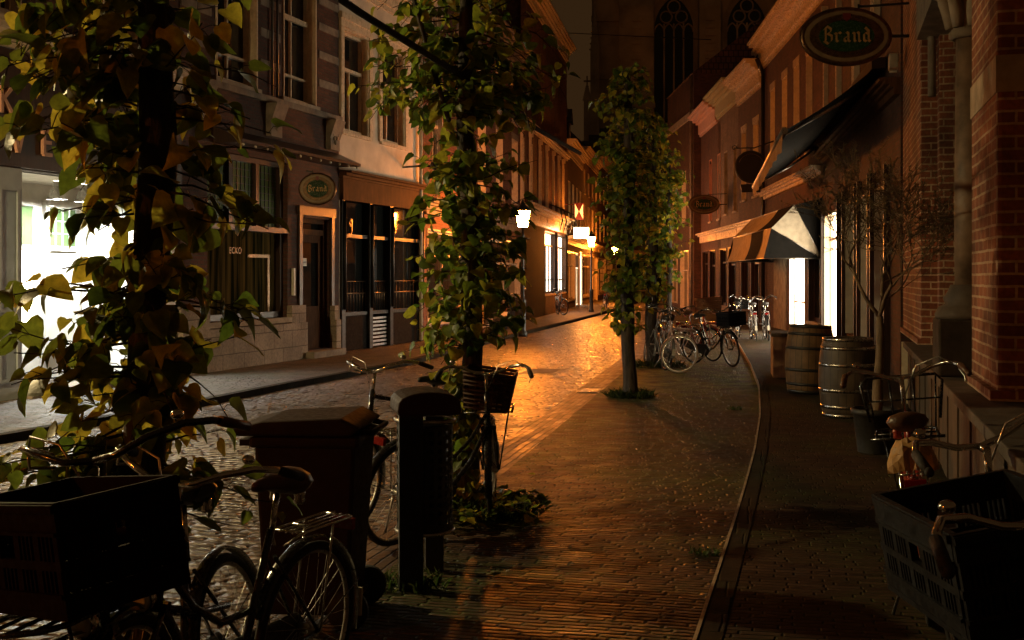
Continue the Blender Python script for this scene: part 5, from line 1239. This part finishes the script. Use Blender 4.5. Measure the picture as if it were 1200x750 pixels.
# ------------------------------------------------------------------ barrels, box, olive tree
def barrel(label, x, y, h, r, mat, hm, seed, tilt=0):
    t = thing('wine_barrel', label, 'barrel', (x, y, .055), 0, 'wine barrels by the pub', rot=(tilt, tilt*.6, seed))
    f = lambda u: r*(1-.16*(2*u-1)**2)
    m = MB(); m.lathe([(f(0)-.04, .03), (f(0), 0)]+[(f(i/14), h*i/14) for i in range(1, 15)]+[(f(1)-.03, h), (f(1)-.04, h-.04), (.001, h-.04)], 44); m.build('staves', mat, t)
    for i, u in enumerate((.02, .13, .34, .66, .87, .98)):
        m = MB(); w = .022; a, b = max(0, u-w), min(1, u+w); m.lathe([(f(a)-.002, h*a), (f(a)+.005, h*a), (f(b)+.005, h*b), (f(b)-.002, h*b)], 44, cap=False); m.build('hoop', hm, t)
    m = MB(); m.lathe([(.028, 0), (.028, .006)], 12, (f(.5)*cos(-1.2-seed), f(.5)*sin(-1.2-seed), h*.55), Matrix.Rotation(-1.2-seed, 4, 'Z') @ Matrix.Rotation(pi/2, 4, 'Y')); m.build('bung', M['dwood'], t)
barrel('grey oak wine barrel with shiny steel hoops, front of the two', 4.06, 14.45, .95, .345, M['stave'], M['hoop'], .4)
barrel('yellowish oak wine barrel with dark hoops, behind the other', 4.3, 17.35, .98, .345, M['stave_y'], M['hoop_d'], 1.3, R_(2))
t = thing('wooden_box', 'plain wooden plank box with a pale top edge by the barrels', 'box', (4.62, 20.3, .055), R_(80))
m = MB(); m.box(-.5, .5, -.2, .2, 0, .68); m.build('boards', M['box'], t, bevel=.006)
m = MB(); m.box(-.53, .53, -.23, .23, .683, .74); m.build('top_frame', M['plank'], t, bevel=.006)
for x in (-.42, .42):
    m = MB(); m.box(x-.05, x+.05, -.215, -.2005, .005, .67); m.build('batten', M['box'], t)
# olive tree in pot
t = thing('plant_pot', 'dark round tub holding the bare olive tree', 'pot', (3.5, 11.5, .055))
m = MB(); m.lathe([(.17,0),(.21,.36),(.235,.365),(.235,.42),(.215,.42),(.2,.38)], 28, cap=False); m.lathe([(.001, .01), (.17, .01)], 28, cap=False); m.build('tub', M['pot'], t)
m = MB(); m.lathe([(.205, .36), (.1, .38), (.001, .385)], 24, cap=False); m.build('soil', M['soil'], t)
t = thing('olive_tree', 'thin olive tree with sparse twiggy crown growing from the dark tub', 'tree', (3.5, 11.5, .43))
R = random.Random(21); tr = MB(); tw = MB(); lv = MB()
def grow(p, d, r, L, depth):
    pts = [p.copy()]; rs = [r]; k = 6 if depth < 4 else 4
    for i in range(k):
        d = (d + V((R.gauss(0,.12), R.gauss(0,.12), R.gauss(.04,.1)))).normalized(); p = p + d*L/k; pts.append(p.copy()); rs.append(r*(1-.4*(i+1)/k))
    (tr if depth < 3 else tw).tube(pts, rs, 10 if depth < 2 else 5)
    if depth >= 4:
        for q in pts[1:]:
            for j in range(R.choice((1, 2, 2, 3))):
                an = R.random()*6.28; ld = V((cos(an), sin(an), R.uniform(-.2,.8))).normalized(); L2 = R.uniform(.035, .065); s_ = ld.cross(V((0,0,1))); s_ = s_.normalized() if s_.length > .01 else V((1,0,0))
                lv.add([q, q+ld*L2*.4+s_*L2*.14, q+ld*L2, q+ld*L2*.4-s_*L2*.14], [(0,1,2,3)])
    if depth >= 6: return
    nb = (2, 3, 3, 3, 3, 2)[depth] if depth else 3
    for j in range(nb):
        a = R.random()*6.28 if depth else j*2.1+2.6; sp = (.85, .75, .75, .75, .8, .8)[depth]
        base = pts[-1] if (j == 0 or depth == 0) else pts[R.randint(2, k)]
        o = V((cos(a), sin(a), 0)); o = o - d*o.dot(d); nd = (d + o.normalized()*sp + V((0,0,.06))).normalized()
        grow(base, nd, max(.004, rs[-1]*(.8 if depth else .62)), (.55, .42, .36, .29, .22, .17)[depth]*R.uniform(.8, 1.2), depth+1)
grow(V((0,0,-.06)), V((.08,.03,1)), .058, 1.0, 0)
tr.build('trunk', M['bark_o'], t); tw.build('twigs', M['bark_o'], t); lv.build('crown', M['leaf_o'], t)
# ------------------------------------------------------------------ small things on the ground
for i, (x, y, a) in enumerate(((.52, 6.15, 1.1), (-.02, 7.05, .3), (.33, 7.7, 2.), (2.6, 12.4, .4), (1.25, 12.0, 1.7))):
    m = MB(); m.tube([(-.016, 0, .006), (.016, 0, .006)], .005, 8); o = m.build('cigarette_butt', M['butt'], None, (x, y, .002), (0, 0, a))
    tag(o, ['white cigarette butt in the middle of the near plaza', 'small white butt on bricks right of the litter bin', 'tiny white butt beyond the near plaza middle', 'white scrap on the plaza near the right kerb', 'white scrap on the plaza in front of the third tree'][i], 'litter', 'litter on the plaza')
R = random.Random(9)
spots = [(1.5, 8.4), (1.45, 7.4), (2.95, 14.2), (3.15, 15.6), (.9, 9.5), (-.1, 6.9), (.2, 10.4), (2.2, 16.4), (1.9, 17.9), (.6, 6.6), (-2.6, 9.2), (-2.2, 11.6)]
words = ['beside the near right kerb', 'in the kerb corner at the front', 'at the kerb left of the front barrel', 'at the kerb near the rear barrel', 'on the open plaza', 'by the litter bin', 'near the gutter beyond the ivy', 'in front of the third tree', 'right of the third tree foot', 'on the nearest plaza bricks', 'on the street left of the second tree', 'on the street farther left']
for (x, y), wd in zip(spots, words):
    m = MB(); a = R.random()*6.28; leaf_to(m, V((0,0,.012)), V((cos(a), sin(a), 0)), V((R.gauss(0,.2), R.gauss(0,.2), 1)), .07, -.1); o = m.build('fallen_leaf', M['leaf_a'], None, (x, y, .005 if x > -1 else -.02)); tag(o, 'fallen yellowing leaf '+wd, 'leaf', 'fallen leaves')
m = MB(); m.box(-.55, .55, -.3, .3, 0, .006); t = thing('drain_cover', 'rectangular iron drain cover let into the brick street', 'drain cover', (.55, 22.2, -.028), R_(76)); m.build('plate', M['stone_d'], t)
m = MB(); m.box(-.6, .6, -.35, -.303, 0, .009); m.box(-.6, .6, .303, .35, 0, .009); m.box(-.6, -.553, -.303, .303, 0, .009); m.box(.553, .6, -.303, .303, 0, .009); m.build('frame', M['iron'], t)
m = MB(); m.box(-.3, .3, -.16, .16, 0, .008); t = thing('gully_grate', 'ribbed gully grate in the gutter near the third tree', 'grate', (1.2, 18.3, -.018), R_(78)); m.build('frame', M['iron'], t)
m = MB()
for k in range(7): m.box(-.26+.08*k, -.22+.08*k, -.13, .13, .0085, .016)
m.build('grate_bars', M['steel'], t)

# ------------------------------------------------------------------ camera, night sky, render settings
cam = bpy.data.cameras.new('Camera'); co = bpy.data.objects.new('Camera', cam); C.objects.link(co); S.camera = co
co.location = (0, 0, EYE); co.rotation_euler = (pi/2, 0, 0); cam.sensor_width = 36; cam.lens = 42; cam.shift_y = -52/1200; cam.clip_end = 2000; cam.clip_start = .05
w = bpy.data.worlds.new('World'); S.world = w; w.use_nodes = True; nt = w.node_tree; bg = nt.nodes['Background']
sk = nt.nodes.new('ShaderNodeTexSky'); sk.sky_type = 'NISHITA'; sk.sun_disc = False; sk.sun_elevation = R_(2); sk.sun_rotation = R_(200)
bw = nt.nodes.new('ShaderNodeRGBToBW'); nt.links.new(sk.outputs[0], bw.inputs[0])
mr = nt.nodes.new('ShaderNodeMapRange'); mr.inputs['From Max'].default_value = 1.; mr.inputs['To Min'].default_value = .75; mr.inputs['To Max'].default_value = 1.1; nt.links.new(bw.outputs[0], mr.inputs[0])
sc = nt.nodes.new('ShaderNodeVectorMath'); sc.operation = 'SCALE'; sc.inputs[0].default_value = (.30, .145, .05); nt.links.new(mr.outputs[0], sc.inputs['Scale'])
nt.links.new(sc.outputs[0], bg.inputs[0]); bg.inputs[1].default_value = .085
S.view_settings.view_transform = 'Standard'; S.view_settings.look = 'None'; S.view_settings.exposure = 0; S.view_settings.gamma = 1
try:
    S.render.engine = 'CYCLES'; S.cycles.sample_clamp_indirect = 2.; S.cycles.sample_clamp_direct = 0; S.cycles.use_light_tree = True; S.cycles.max_bounces = 5; S.cycles.caustics_reflective = False; S.cycles.caustics_refractive = False
except Exception as e: print(e)
